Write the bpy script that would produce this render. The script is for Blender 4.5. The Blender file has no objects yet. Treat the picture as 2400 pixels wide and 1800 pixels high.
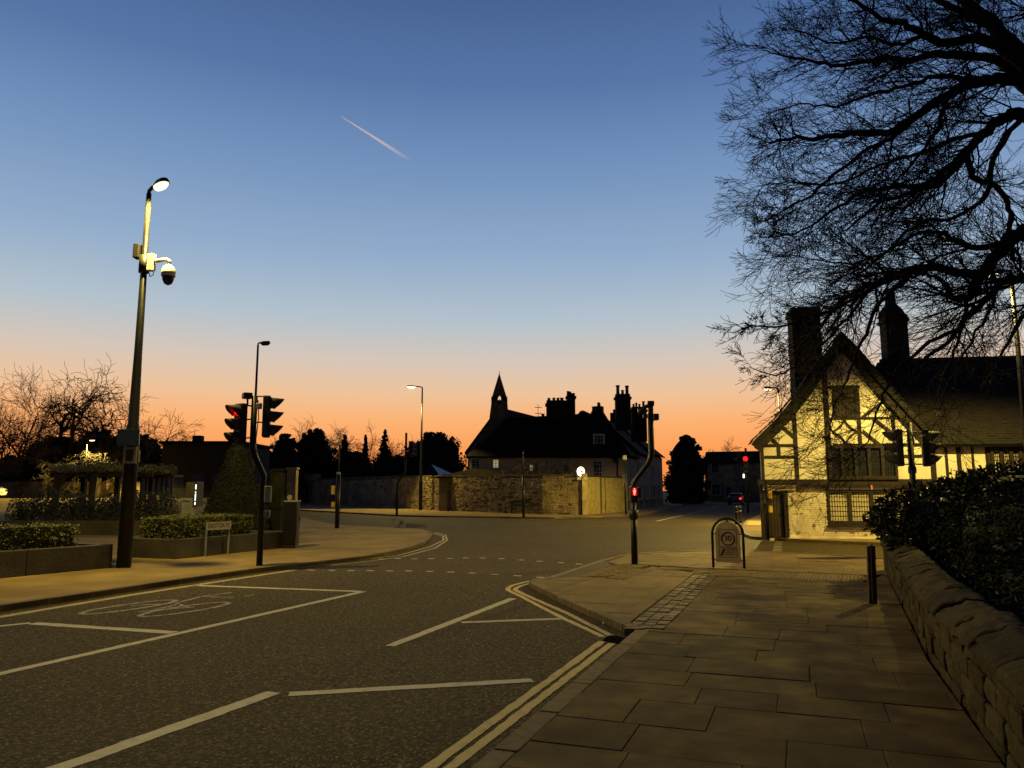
import bpy, bmesh, math, random
from mathutils import Vector, Matrix, noise
random.seed(7)
R = math.radians
SC = bpy.context.scene
COL = SC.collection

# ------------------------------------------------------------------ camera
H = 1.75                                   # eye height above the carriageway
F = 1800.0                                 # focal length in pixels of a 2400 x 1800 frame
PITCH = math.atan(250 / 1800)
cam = bpy.data.cameras.new('camera'); camo = bpy.data.objects.new('camera', cam); COL.objects.link(camo)
camo.location = (0, 0, H); camo.rotation_euler = (R(90) + PITCH, 0, 0)
cam.sensor_width = 36; cam.lens = 36 * F / 2400; cam.clip_start = 0.05; cam.clip_end = 40000
SC.camera = camo

# ------------------------------------------------------------------ sky (twilight) and sun below the horizon
SUN_AZ = R(-2)                             # the glow is ahead of the camera
W = bpy.data.worlds.new('World'); SC.world = W; W.use_nodes = True
nt = W.node_tree; nt.nodes.clear()
def nd(t, typ, **kw):
    n = t.nodes.new(typ)
    for k, v in kw.items(): setattr(n, k, v)
    return n
def mathn(t, op, a, b=None, clamp=False):
    n = nd(t, 'ShaderNodeMath', operation=op, use_clamp=clamp)
    for i, v in enumerate((a, b)):
        if v is None: continue
        if isinstance(v, (int, float)): n.inputs[i].default_value = v
        else: t.links.new(v, n.inputs[i])
    return n.outputs[0]
def ramp(t, fac, stops, interp='LINEAR'):
    n = nd(t, 'ShaderNodeValToRGB'); cr = n.color_ramp; cr.interpolation = interp
    while len(cr.elements) < len(stops): cr.elements.new(0.5)
    for e, (p, c) in zip(cr.elements, stops):
        e.position = p; e.color = (c[0], c[1], c[2], 1) if not isinstance(c, (int, float)) else (c, c, c, 1)
    t.links.new(fac, n.inputs[0]); return n.outputs[0]
def lin(*c):
    return tuple(((v / 255 + 0.055) / 1.055) ** 2.4 if v > 10 else v / 255 / 12.92 for v in c)
tc = nd(nt, 'ShaderNodeTexCoord'); sep = nd(nt, 'ShaderNodeSeparateXYZ')
nt.links.new(tc.outputs['Generated'], sep.inputs[0])
elev = mathn(nt, 'MULTIPLY', mathn(nt, 'ARCSINE', sep.outputs['Z']), 1 / (math.pi / 2), True)   # 0 horizon .. 1 zenith
D = 1 / 90
front = ramp(nt, elev, [(0, lin(248, 136, 62)), (2 * D, lin(254, 150, 76)), (5 * D, lin(253, 178, 113)), (7.2 * D, lin(237, 195, 155)),
      (9.5 * D, lin(214, 198, 184)), (12.5 * D, lin(180, 194, 204)), (17 * D, lin(147, 173, 203)), (23 * D, lin(117, 148, 190)),
      (29 * D, lin(88, 119, 168)), (35 * D, lin(69, 97, 146)), (55 * D, lin(34, 52, 90)), (1, lin(16, 27, 52))])
back = ramp(nt, elev, [(0, lin(40, 42, 58)), (8 * D, lin(56, 52, 70)), (18 * D, lin(46, 54, 80)), (35 * D, lin(28, 40, 68)), (1, lin(16, 27, 52))])
az = mathn(nt, 'ADD', mathn(nt, 'MULTIPLY', sep.outputs['X'], math.sin(SUN_AZ)), mathn(nt, 'MULTIPLY', sep.outputs['Y'], math.cos(SUN_AZ)))
facaz = ramp(nt, mathn(nt, 'ADD', mathn(nt, 'MULTIPLY', az, 0.5), 0.5), [(0, 0), (0.35, 0.04), (0.6, 0.3), (0.8, 0.85), (0.88, 1), (1, 1)])
mix = nd(nt, 'ShaderNodeMix', data_type='RGBA'); nt.links.new(facaz, mix.inputs[0]); nt.links.new(back, mix.inputs[6]); nt.links.new(front, mix.inputs[7])
bg = nd(nt, 'ShaderNodeBackground'); nt.links.new(mix.outputs[2], bg.inputs[0]); bg.inputs[1].default_value = 1.0
wo = nd(nt, 'ShaderNodeOutputWorld'); nt.links.new(bg.outputs[0], wo.inputs[0])
sl = bpy.data.lights.new('sun', 'SUN'); sl.energy = 3.2; sl.angle = R(0.5); sl.color = (1, 0.85, 0.7)
so = bpy.data.objects.new('sun', sl); COL.objects.link(so)
so.rotation_euler = (Vector((-math.sin(SUN_AZ), -math.cos(SUN_AZ), math.tan(R(4))))).to_track_quat('-Z', 'Y').to_euler()
so.location = (0, 0, 30)
SC.view_settings.view_transform = 'Standard'; SC.view_settings.look = 'None'
SC.view_settings.exposure = 0; SC.view_settings.gamma = 1
SC.render.engine = 'CYCLES'
SC.cycles.use_denoising = True; SC.cycles.max_bounces = 5; SC.cycles.transparent_max_bounces = 12
SC.cycles.sample_clamp_indirect = 4

# ------------------------------------------------------------------ pixel -> place
def ray(x, y):
    u = (x - 1200) / F; v = (900 - y) / F; c, s = math.cos(PITCH), math.sin(PITCH)
    return Vector((u, c - v * s, s + v * c))
def gs(x, y, z=0.0):                        # photo pixel -> point on the level z
    r = ray(x, y); t = (z - H) / r.z; return Vector((r.x * t, r.y * t, z))
def atS(x, y, Y):                           # photo pixel -> point at depth Y
    r = ray(x, y); t = Y / r.y; return Vector((r.x * t, Y, r.z * t + H))
K = 2400 / 2212.0
def g(x, y, z=0.0): return gs(x * K, y * K, z)
def at(x, y, Y): return atS(x * K, y * K, Y)
def zs(ox, oy, sc): return lambda x, y: (ox + x / sc, oy + y / sc)
Z3 = zs(1180, 1280, 5.027); Z4 = zs(1080, 850, 4.148); Z8 = zs(0, 1300, 1.8433); Z7 = zs(1200, 1250, 1.8433)
Z6 = zs(1740, 680, 2.5924); Z2 = zs(480, 900, 3.6875); Z1 = zs(0, 850, 3.0157)

# ------------------------------------------------------------------ materials
MATS = {}
def material(name, c1, c2=None, scale=8.0, rough=0.8, bump=0.0, bscale=None, metal=0.0, rand=0.0, spec=0.35,
             detail=6.0, stain=None, stain_scale=1.0, emit=None, estr=0.0, bdist=0.02, blend=(0.35, 0.65)):
    m = bpy.data.materials.new(name); m.use_nodes = True; t = m.node_tree; b = t.nodes['Principled BSDF']
    b.inputs['Roughness'].default_value = rough; b.inputs['Metallic'].default_value = metal
    b.inputs['Specular IOR Level'].default_value = spec
    co = nd(t, 'ShaderNodeTexCoord')
    c2 = c2 or tuple(v * 0.75 for v in c1)
    n = nd(t, 'ShaderNodeTexNoise'); n.inputs['Scale'].default_value = scale; n.inputs['Detail'].default_value = detail
    t.links.new(co.outputs['Object'], n.inputs['Vector'])
    col = ramp(t, n.outputs[0], [(blend[0], c2), (blend[1], c1)])
    if stain:
        n2 = nd(t, 'ShaderNodeTexNoise'); n2.inputs['Scale'].default_value = stain_scale; n2.inputs['Detail'].default_value = 4
        t.links.new(co.outputs['Object'], n2.inputs['Vector'])
        f = ramp(t, n2.outputs[0], [(0.45, 0), (0.7, 1)])
        mx = nd(t, 'ShaderNodeMix', data_type='RGBA'); t.links.new(f, mx.inputs[0]); t.links.new(col, mx.inputs[6])
        mx.inputs[7].default_value = (*stain, 1); col = mx.outputs[2]
    if rand:
        oi = nd(t, 'ShaderNodeObjectInfo')
        v = mathn(t, 'ADD', mathn(t, 'MULTIPLY', oi.outputs['Random'], 2 * rand), 1 - rand)
        hs = nd(t, 'ShaderNodeHueSaturation'); t.links.new(v, hs.inputs['Value']); t.links.new(col, hs.inputs['Color']); col = hs.outputs[0]
    t.links.new(col, b.inputs['Base Color'])
    if bump:
        bn = nd(t, 'ShaderNodeTexNoise'); bn.inputs['Scale'].default_value = bscale or scale * 3; bn.inputs['Detail'].default_value = 5
        t.links.new(co.outputs['Object'], bn.inputs['Vector'])
        bp = nd(t, 'ShaderNodeBump'); bp.inputs['Strength'].default_value = bump; bp.inputs['Distance'].default_value = bdist
        t.links.new(bn.outputs[0], bp.inputs['Height']); t.links.new(bp.outputs[0], b.inputs['Normal'])
    if emit:
        b.inputs['Emission Color'].default_value = (*emit, 1); b.inputs['Emission Strength'].default_value = estr
    MATS[name] = m; return m
M = MATS
material('earth', (0.05, 0.042, 0.026), scale=0.3, rough=0.95)
material('pave_base', (0.055, 0.042, 0.022), scale=4, rough=0.95)
material('joint_fill', (0.085, 0.062, 0.027), (0.045, 0.033, 0.015), scale=3, rough=0.95, bump=0.5, bscale=50)
material('slab', (0.160, 0.113, 0.042), (0.085, 0.058, 0.022), scale=3.2, rough=0.88, spec=0.12, bump=0.6, bscale=60, rand=0.2, stain=(0.062, 0.044, 0.018), stain_scale=1.5, bdist=0.004)
material('slab_pale', (0.215, 0.15, 0.058), (0.14, 0.097, 0.039), scale=2.5, rough=0.88, spec=0.12, bump=0.5, bscale=60, rand=0.12, stain=(0.14, 0.10, 0.05), stain_scale=0.9, bdist=0.004)
material('footway', (0.30, 0.215, 0.088), (0.22, 0.158, 0.066), scale=1.3, rough=0.92, spec=0.08, bump=0.4, bscale=40, stain=(0.17, 0.12, 0.055), stain_scale=0.5, bdist=0.006)
material('kerb', (0.17, 0.122, 0.047), (0.105, 0.076, 0.03), scale=9, rough=0.85, bump=0.4, bscale=40, rand=0.15)
material('sett', (0.20, 0.145, 0.056), (0.10, 0.072, 0.029), scale=14, rough=0.75, bump=0.6, bscale=40, rand=0.3)
material('tactile', (0.22, 0.158, 0.062), (0.15, 0.108, 0.043), scale=6, rough=0.8, bump=0.3, bscale=60, rand=0.15)
material('black_metal', (0.006, 0.006, 0.006), (0.010, 0.0095, 0.009), scale=6, rough=0.45, spec=0.3, bump=0.05, bscale=60)
material('dark_metal', (0.012, 0.012, 0.011), (0.019, 0.018, 0.016), scale=5, rough=0.5, spec=0.5, bump=0.1, bscale=40)
material('signal_black', (0.012, 0.012, 0.012), (0.018, 0.017, 0.016), scale=10, rough=0.45, spec=0.4)
material('grey_metal', (0.30, 0.30, 0.29), (0.2, 0.2, 0.19), scale=7, rough=0.4, metal=0.7)
material('grey_paint', (0.24, 0.24, 0.23), (0.16, 0.16, 0.15), scale=4, rough=0.55)
material('white_plastic', (0.72, 0.70, 0.64), (0.6, 0.58, 0.5), scale=5, rough=0.45)
material('smoked', (0.02, 0.02, 0.02), rough=0.12, spec=0.6)
material('plate_blue', (0.03, 0.06, 0.09), (0.025, 0.05, 0.075), scale=5, rough=0.5)
material('sign_cream', (0.40, 0.36, 0.27), (0.3, 0.27, 0.2), scale=5, rough=0.6)
material('sign_grey', (0.34, 0.27, 0.19), (0.28, 0.22, 0.155), scale=4, rough=0.7, stain=(0.2, 0.16, 0.11), stain_scale=3)
material('ink', (0.012, 0.011, 0.01), rough=0.6)
material('yellow_box', (0.62, 0.42, 0.03), (0.5, 0.34, 0.03), scale=6, rough=0.5)
material('lens_dark', (0.025, 0.02, 0.018), rough=0.2, spec=0.6)
material('lens_green_off', (0.01, 0.035, 0.025), rough=0.2, spec=0.6)
material('lens_amber_off', (0.06, 0.03, 0.008), rough=0.2, spec=0.6)
material('red_on', (0.4, 0.01, 0.01), rough=0.3, emit=(1, 0.002, 0.003), estr=11)
material('red_hot', (0.5, 0.05, 0.03), rough=0.3, emit=(1, 0.16, 0.08), estr=3.2)
material('red_glow', (0.1, 0.005, 0.005), rough=0.3, emit=(1, 0.0, 0.02), estr=0.55)  # dim emission painting the red glow around the lit figure
material('tail_red', (0.5, 0.02, 0.02), rough=0.3, emit=(1, 0.015, 0.015), estr=5)
material('lamp_on', (1, 0.9, 0.6), rough=0.3, emit=(1, 0.80, 0.34), estr=3.6)
material('globe_on', (0.8, 0.75, 0.6), rough=0.4, emit=(1, 0.88, 0.62), estr=2.6)
material('screen_on', (0.6, 0.65, 0.6), rough=0.3, emit=(0.9, 1, 0.85), estr=1.6)
material('window_lit', (0.5, 0.4, 0.2), rough=0.4, emit=(1, 0.75, 0.35), estr=0.35)
material('glass', (0.02, 0.024, 0.028), rough=0.06, spec=0.9)
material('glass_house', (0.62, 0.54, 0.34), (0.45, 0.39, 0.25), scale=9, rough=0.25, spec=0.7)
material('plaster', (0.80, 0.73, 0.55), (0.72, 0.64, 0.46), scale=2.2, rough=0.85, bump=0.25, bscale=14, stain=(0.66, 0.57, 0.38), stain_scale=1.3)
material('timber', (0.030, 0.021, 0.012), (0.016, 0.012, 0.008), scale=5, rough=0.75, bump=0.5, bscale=30, rand=0.2)
material('paint_brick', (0.76, 0.68, 0.50), (0.66, 0.57, 0.40), scale=5, rough=0.85, bump=0.5, bscale=25, stain=(0.52, 0.42, 0.25), stain_scale=1.6)
material('bare_brick', (0.30, 0.20, 0.10), (0.20, 0.13, 0.07), scale=12, rough=0.9, bump=0.5, bscale=40)
material('roof_tile', (0.022, 0.016, 0.012), (0.012, 0.0095, 0.008), scale=3, rough=0.85, bump=0.5, bscale=14, stain=(0.015, 0.015, 0.009), stain_scale=0.6)
material('chimney_brick', (0.026, 0.018, 0.014), (0.015, 0.012, 0.010), scale=6, rough=0.9, bump=0.5, bscale=18)
material('terracotta', (0.11, 0.06, 0.04), rough=0.8)
material('stone', (0.44, 0.34, 0.17), (0.22, 0.17, 0.085), scale=1.6, rough=0.9, bump=0.8, bscale=9, stain=(0.16, 0.12, 0.06), stain_scale=0.35, bdist=0.05)
material('stone_dark', (0.17, 0.135, 0.085), (0.10, 0.08, 0.05), scale=2.2, rough=0.9, bump=0.8, bscale=12, stain=(0.07, 0.06, 0.035), stain_scale=0.7, bdist=0.04)
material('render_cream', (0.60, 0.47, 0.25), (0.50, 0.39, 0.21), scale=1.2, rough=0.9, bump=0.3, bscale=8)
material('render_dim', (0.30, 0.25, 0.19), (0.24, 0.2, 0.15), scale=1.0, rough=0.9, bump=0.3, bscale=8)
material('boards', (0.42, 0.33, 0.10), (0.24, 0.185, 0.06), scale=5, rough=0.85, bump=0.6, bscale=16)
material('slate', (0.016, 0.013, 0.010), (0.010, 0.008, 0.007), scale=2, rough=0.95, bump=0.3, bscale=9, spec=0.05)
material('slate_sky_sheen', (0.30, 0.31, 0.36), (0.25, 0.26, 0.31), scale=3, rough=0.25, spec=0.6)  # pale bluish slate, reflected sky put into the base colour
material('white_frame', (0.5, 0.48, 0.43), (0.42, 0.4, 0.35), scale=5, rough=0.6)
material('concrete', (0.085, 0.073, 0.045), (0.055, 0.047, 0.03), scale=3, rough=0.9, bump=0.4, bscale=24, stain=(0.045, 0.039, 0.025), stain_scale=0.9)
material('soil', (0.03, 0.022, 0.014), scale=10, rough=1, bump=0.8, bscale=20)
material('bark', (0.022, 0.017, 0.012), (0.013, 0.01, 0.008), scale=8, rough=0.9, bump=0.6, bscale=20)
material('bark_far', (0.05, 0.04, 0.024), (0.03, 0.024, 0.015), scale=4, rough=0.95)
material('wood', (0.05, 0.035, 0.02), (0.03, 0.022, 0.013), scale=7, rough=0.8, bump=0.4, bscale=30, rand=0.2)
material('wood_brown', (0.10, 0.06, 0.032), (0.065, 0.04, 0.022), scale=7, rough=0.8, bump=0.4, bscale=30)
material('car_white', (0.6, 0.6, 0.6), (0.58, 0.58, 0.58), rough=0.3, spec=0.6)
material('car_silver', (0.10, 0.10, 0.11), (0.09, 0.09, 0.10), rough=0.3, spec=0.6)
material('tyre', (0.012, 0.012, 0.012), rough=0.85)
material('soft_cloth', (0.03, 0.032, 0.05), rough=0.95)
material('litter', (0.8, 0.78, 0.7), rough=0.7)
def leafmat(name, c1, c2, rough=0.5, spec=0.4):
    m = material(name, c1, c2, scale=1.3, rough=rough, spec=spec, detail=3)
    return m
leafmat('leaf_laurel', (0.024, 0.030, 0.011), (0.010, 0.014, 0.006), 0.55, 0.22)
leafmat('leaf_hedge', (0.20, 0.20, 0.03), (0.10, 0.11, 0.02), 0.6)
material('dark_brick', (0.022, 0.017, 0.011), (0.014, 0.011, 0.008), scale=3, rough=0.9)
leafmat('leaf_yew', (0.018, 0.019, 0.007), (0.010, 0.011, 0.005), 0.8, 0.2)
leafmat('leaf_far', (0.022, 0.021, 0.013), (0.012, 0.012, 0.009), 0.9, 0.1)
leafmat('leaf_shrub', (0.040, 0.042, 0.022), (0.02, 0.023, 0.014), 0.6)
leafmat('leaf_climber', (0.34, 0.29, 0.09), (0.16, 0.14, 0.05), 0.7)
material('wall_stone', (0.075, 0.056, 0.024), (0.045, 0.034, 0.015), scale=3, rough=0.9, bump=0.9, bscale=14, rand=0.25, stain=(0.035, 0.028, 0.012), stain_scale=1.5, bdist=0.03, spec=0.1)
material('bark_lit', (0.13, 0.105, 0.06), (0.08, 0.065, 0.04), scale=4, rough=0.95)  # lighter copy of the far bark, light on the twigs put into the colour
material('iron', (0.010, 0.009, 0.007), (0.006, 0.005, 0.004), scale=20, rough=0.95, spec=0.04)
material('visor_black', (0.05, 0.045, 0.043), rough=0.7)
def asphalt():
    m = bpy.data.materials.new('asphalt'); m.use_nodes = True; t = m.node_tree; b = t.nodes['Principled BSDF']
    co = nd(t, 'ShaderNodeTexCoord').outputs['Object']
    def noi(s, d=4):
        n = nd(t, 'ShaderNodeTexNoise'); n.inputs['Scale'].default_value = s; n.inputs['Detail'].default_value = d
        t.links.new(co, n.inputs['Vector']); return n.outputs[0]
    vo = nd(t, 'ShaderNodeTexVoronoi'); vo.inputs['Scale'].default_value = 62; t.links.new(co, vo.inputs['Vector'])
    hv = nd(t, 'ShaderNodeSeparateColor'); t.links.new(vo.outputs['Color'], hv.inputs[0])
    chips = ramp(t, hv.outputs[0], [(0, (0.020, 0.015, 0.006)), (0.55, (0.056, 0.042, 0.016)), (0.85, (0.13, 0.096, 0.040)), (0.96, (0.34, 0.26, 0.12))])
    worn = ramp(t, noi(0.22, 3), [(0.38, (0.056, 0.041, 0.015)), (0.62, (0.094, 0.069, 0.026))])
    mx = nd(t, 'ShaderNodeMix', data_type='RGBA'); mx.blend_type = 'MIX'
    t.links.new(ramp(t, noi(0.6, 6), [(0.3, 0.15), (0.7, 0.6)]), mx.inputs[0]); t.links.new(chips, mx.inputs[6]); t.links.new(worn, mx.inputs[7])
    mx2 = nd(t, 'ShaderNodeMix', data_type='RGBA', blend_type='MULTIPLY'); mx2.inputs[0].default_value = 1
    t.links.new(mx.outputs[2], mx2.inputs[6]); t.links.new(ramp(t, noi(19, 6), [(0.3, 0.38), (0.5, 0.85), (0.7, 1.45)]), mx2.inputs[7])
    t.links.new(mx2.outputs[2], b.inputs['Base Color']); b.inputs['Roughness'].default_value = 0.82; b.inputs['Specular IOR Level'].default_value = 0.1
    bp = nd(t, 'ShaderNodeBump'); bp.inputs['Strength'].default_value = 0.9; bp.inputs['Distance'].default_value = 0.010
    t.links.new(mathn(t, 'ADD', mathn(t, 'MULTIPLY', vo.outputs['Distance'], -1.2), noi(28, 4)), bp.inputs['Height']); t.links.new(bp.outputs[0], b.inputs['Normal'])
    MATS['asphalt'] = m
asphalt()
def roadpaint(name, c, wear):
    m = bpy.data.materials.new(name); m.use_nodes = True; t = m.node_tree; b = t.nodes['Principled BSDF']
    co = nd(t, 'ShaderNodeTexCoord').outputs['Object']
    n = nd(t, 'ShaderNodeTexNoise'); n.inputs['Scale'].default_value = 9; n.inputs['Detail'].default_value = 8; t.links.new(co, n.inputs['Vector'])
    n2 = nd(t, 'ShaderNodeTexVoronoi'); n2.inputs['Scale'].default_value = 55; t.links.new(co, n2.inputs['Vector'])
    f = mathn(t, 'ADD', n.outputs[0], mathn(t, 'MULTIPLY', n2.outputs['Distance'], 0.25))
    col = ramp(t, f, [(wear, (0.06, 0.05, 0.03)), (wear + 0.10, tuple(v * 0.75 for v in c)), (wear + 0.3, c)])
    t.links.new(col, b.inputs['Base Color']); b.inputs['Roughness'].default_value = 0.7
    bp = nd(t, 'ShaderNodeBump'); bp.inputs['Strength'].default_value = 0.5; bp.inputs['Distance'].default_value = 0.008
    t.links.new(n2.outputs['Distance'], bp.inputs['Height']); t.links.new(bp.outputs[0], b.inputs['Normal'])
    MATS[name] = m
roadpaint('white_paint', (0.46, 0.40, 0.27), 0.33)
roadpaint('worn_paint', (0.30, 0.255, 0.165), 0.5)
roadpaint('yellow_paint', (0.50, 0.38, 0.11), 0.33)
roadpaint('pale_yellow', (0.36, 0.29, 0.14), 0.38)

# ------------------------------------------------------------------ mesh building
ORG = {}
class MB:
    def __init__(s): s.v = []; s.f = []
    def quad(s, *p):
        n = len(s.v); s.v += [Vector(q) for q in p]; s.f.append(tuple(range(n, n + len(p)))); return s
    def obox(s, o, ax, ay, az):            # corner o and three edge vectors
        o, ax, ay, az = map(Vector, (o, ax, ay, az)); n = len(s.v)
        if ax.cross(ay).dot(az) < 0: ax, ay = ay, ax
        s.v += [o, o + ax, o + ax + ay, o + ay, o + az, o + ax + az, o + ax + ay + az, o + ay + az]
        s.f += [tuple(n + i for i in q) for q in ((0, 3, 2, 1), (4, 5, 6, 7), (0, 1, 5, 4), (1, 2, 6, 5), (2, 3, 7, 6), (3, 0, 4, 7))]
        return s
    def box(s, x0, x1, y0, y1, z0, z1): return s.obox((x0, y0, z0), (x1 - x0, 0, 0), (0, y1 - y0, 0), (0, 0, z1 - z0))
    def cbox(s, c, sx, sy, sz, rz=0, tilt=None):
        m = Matrix.Rotation(rz, 3, 'Z')
        if tilt: m = m @ tilt
        ax, ay, az = m @ Vector((sx, 0, 0)), m @ Vector((0, sy, 0)), m @ Vector((0, 0, sz))
        return s.obox(Vector(c) - (ax + ay + az) / 2, ax, ay, az)
    def prism(s, poly, z0, z1):            # poly of 2D points, z1 may be a function
        poly = [Vector((p[0], p[1])) for p in poly]
        a = sum(poly[i].x * poly[(i + 1) % len(poly)].y - poly[(i + 1) % len(poly)].x * poly[i].y for i in range(len(poly)))
        if a < 0: poly.reverse()
        k = len(poly); n = len(s.v); zf = z1 if callable(z1) else (lambda p: z1)
        s.v += [Vector((p.x, p.y, z0)) for p in poly] + [Vector((p.x, p.y, zf(p))) for p in poly]
        s.f.append(tuple(n + k - 1 - i for i in range(k))); s.f.append(tuple(n + k + i for i in range(k)))
        for i in range(k): j = (i + 1) % k; s.f.append((n + i, n + j, n + k + j, n + k + i))
        return s
    def extrude(s, poly, vec):             # planar polygon of 3D points swept along vec
        poly = [Vector(p) for p in poly]; vec = Vector(vec)
        nn = Vector((0, 0, 0))
        for i in range(len(poly)): nn += poly[i].cross(poly[(i + 1) % len(poly)])
        if nn.dot(vec) > 0: poly.reverse()
        k = len(poly); n = len(s.v)
        s.v += poly + [p + vec for p in poly]
        s.f.append(tuple(n + i for i in range(k))); s.f.append(tuple(n + k + k - 1 - i for i in range(k)))
        for i in range(k): j = (i + 1) % k; s.f.append((n + j, n + i, n + k + i, n + k + j))
        return s
    def tube(s, pts, rad, n=8, cap=True, r0=None):
        pts = [Vector(p) for p in pts]; k = len(pts)
        if isinstance(rad, (int, float)): rad = [rad] * k
        base = len(s.v); up = None
        for i in range(k):
            d = (pts[min(i + 1, k - 1)] - pts[max(i - 1, 0)])
            if d.length < 1e-9: d = Vector((0, 0, 1))
            d.normalize()
            if up is None: up = Vector((0, 0, 1)) if abs(d.z) < 0.9 else Vector((1, 0, 0))
            a = d.cross(up)
            if a.length < 1e-6: a = d.cross(Vector((0.3, 1, 0.2)))
            a.normalize(); b = a.cross(d); up = b
            for j in range(n):
                t = 2 * math.pi * j / n
                s.v.append(pts[i] + (a * math.cos(t) + b * math.sin(t)) * rad[i])
        for i in range(k - 1):
            for j in range(n):
                j2 = (j + 1) % n; o = base + i * n
                s.f.append((o + j, o + n + j, o + n + j2, o + j2))
        if cap:
            s.f.append(tuple(base + j for j in range(n))); s.f.append(tuple(base + (k - 1) * n + n - 1 - j for j in range(n)))
        return s
    def lathe(s, c, prof, n=16):           # profile of (r, z) about the vertical through c
        c = Vector(c); base = len(s.v); k = len(prof)
        for r, z in prof:
            for j in range(n):
                t = 2 * math.pi * j / n; s.v.append(c + Vector((r * math.cos(t), r * math.sin(t), z)))
        for i in range(k - 1):
            for j in range(n):
                j2 = (j + 1) % n; o = base + i * n; s.f.append((o + j, o + j2, o + n + j2, o + n + j))
        s.f.append(tuple(base + n - 1 - j for j in range(n))); s.f.append(tuple(base + (k - 1) * n + j for j in range(n)))
        return s
    def build(s, name, mat, parent=None, smooth=False, bevel=0.0, kind=None, label=None):
        org = ORG[parent] if parent else Vector((0, 0, 0))
        me = bpy.data.meshes.new(name); me.from_pydata([v - org for v in s.v], [], s.f)
        me.materials.append(M[mat]); 
        if smooth: me.polygons.foreach_set('use_smooth', [True] * len(me.polygons))
        me.update()
        o = bpy.data.objects.new(name, me); COL.objects.link(o)
        if parent: o.parent = parent
        ORG[o] = org.copy()
        if bevel:
            md = o.modifiers.new('bevel', 'BEVEL'); md.width = bevel; md.segments = 2; md.limit_method = 'ANGLE'; md.angle_limit = R(40)
        if kind: o['kind'] = kind
        if label: o['label'] = label
        return o
def tag(o, label, cat, group=None, kind=None):
    o['label'] = label; o['category'] = cat
    if group: o['group'] = group
    if kind: o['kind'] = kind
    return o
def thing(name, loc, label, cat, group=None):
    o = bpy.data.objects.new(name, None); COL.objects.link(o); o.location = Vector(loc); o.empty_display_size = 0.2
    ORG[o] = Vector(loc); return tag(o, label, cat, group)
def copy_tree(o, dx, label, parent=None):
    c = o.copy(); COL.objects.link(c)
    if parent is None:
        c.location = o.location + Vector(dx); c['label'] = label
    else: c.parent = parent
    for ch in list(o.children): copy_tree(ch, dx, None, c)
    return c
def text_mesh(name, body, size, mat, parent, o, ax, up, depth=0.003, align='CENTER'):
    cu = bpy.data.curves.new('t', 'FONT'); cu.body = body; cu.size = size; cu.align_x = align; cu.align_y = 'CENTER'; cu.extrude = depth
    cu.resolution_u = 3
    t = bpy.data.objects.new('t', cu); COL.objects.link(t)
    dg = bpy.context.evaluated_depsgraph_get(); me = bpy.data.meshes.new_from_object(t.evaluated_get(dg))
    bpy.data.objects.remove(t)
    ax, up = Vector(ax).normalized(), Vector(up).normalized(); nn = ax.cross(up)
    mat4 = Matrix((ax, up, nn)).transposed()
    org = ORG[parent]
    for v in me.vertices: v.co = Vector(o) + mat4 @ v.co - org
    me.materials.clear(); me.materials.append(M[mat]); me.name = name
    ob = bpy.data.objects.new(name, me); COL.objects.link(ob); ob.parent = parent; ORG[ob] = org.copy(); return ob
def clip(poly, conv):                       # region polygon clipped by a convex polygon (both 2D lists)
    out = [Vector(p[:2]) for p in poly]
    a = sum(conv[i][0] * conv[(i + 1) % len(conv)][1] - conv[(i + 1) % len(conv)][0] * conv[i][1] for i in range(len(conv)))
    if a < 0: conv = conv[::-1]
    for i in range(len(conv)):
        p, q = Vector(conv[i][:2]), Vector(conv[(i + 1) % len(conv)][:2]); e = q - p
        side = lambda v: e.x * (v.y - p.y) - e.y * (v.x - p.x)
        new = []
        for j in range(len(out)):
            c, d = out[j], out[(j + 1) % len(out)]; sc, sd = side(c), side(d)
            if sc >= 0: new.append(c)
            if (sc > 0 > sd) or (sc < 0 < sd): new.append(c + (d - c) * (sc / (sc - sd)))
        out = new
        if len(out) < 3: return []
    return out
def area2(p): return abs(sum(p[i].x * p[(i + 1) % len(p)].y - p[(i + 1) % len(p)].x * p[i].y for i in range(len(p)))) / 2
def offset_line(pts, w):                    # a flat band of width w along a 2D line -> quads
    L, Rr = [], []
    for i, p in enumerate(pts):
        d = (pts[min(i + 1, len(pts) - 1)] - pts[max(i - 1, 0)]); d = Vector((d.x, d.y)).normalized(); n = Vector((-d.y, d.x)) * w / 2
        L.append(Vector((p.x + n.x, p.y + n.y))); Rr.append(Vector((p.x - n.x, p.y - n.y)))
    return L, Rr
rnd = random.uniform
# ================================================================== ground, road, pavements
U = Vector((math.sin(R(20.5)), math.cos(R(20.5))))      # along our road
V = Vector((U.y, -U.x))                                  # across it, to the right
def st(s, t): return Vector((U.x * s + V.x * t, U.y * s + V.y * t))
b = MB(); n = 24
b.quad((-6000, -3000, -0.06), (6000, -3000, -0.06), (6000, 9000, -0.06), (-6000, 9000, -0.06))
b.build('ground', 'earth')['kind'] = 'structure'
b = MB()
gx = [-70, -45, -30, -20, -10, 0, 10, 20, 30, 45, 70]
b.quad((-75, -25, 0), (75, -25, 0), (75, 170, 0), (-75, 170, 0))
road = b.build('road', 'asphalt'); road['kind'] = 'structure'

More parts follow.
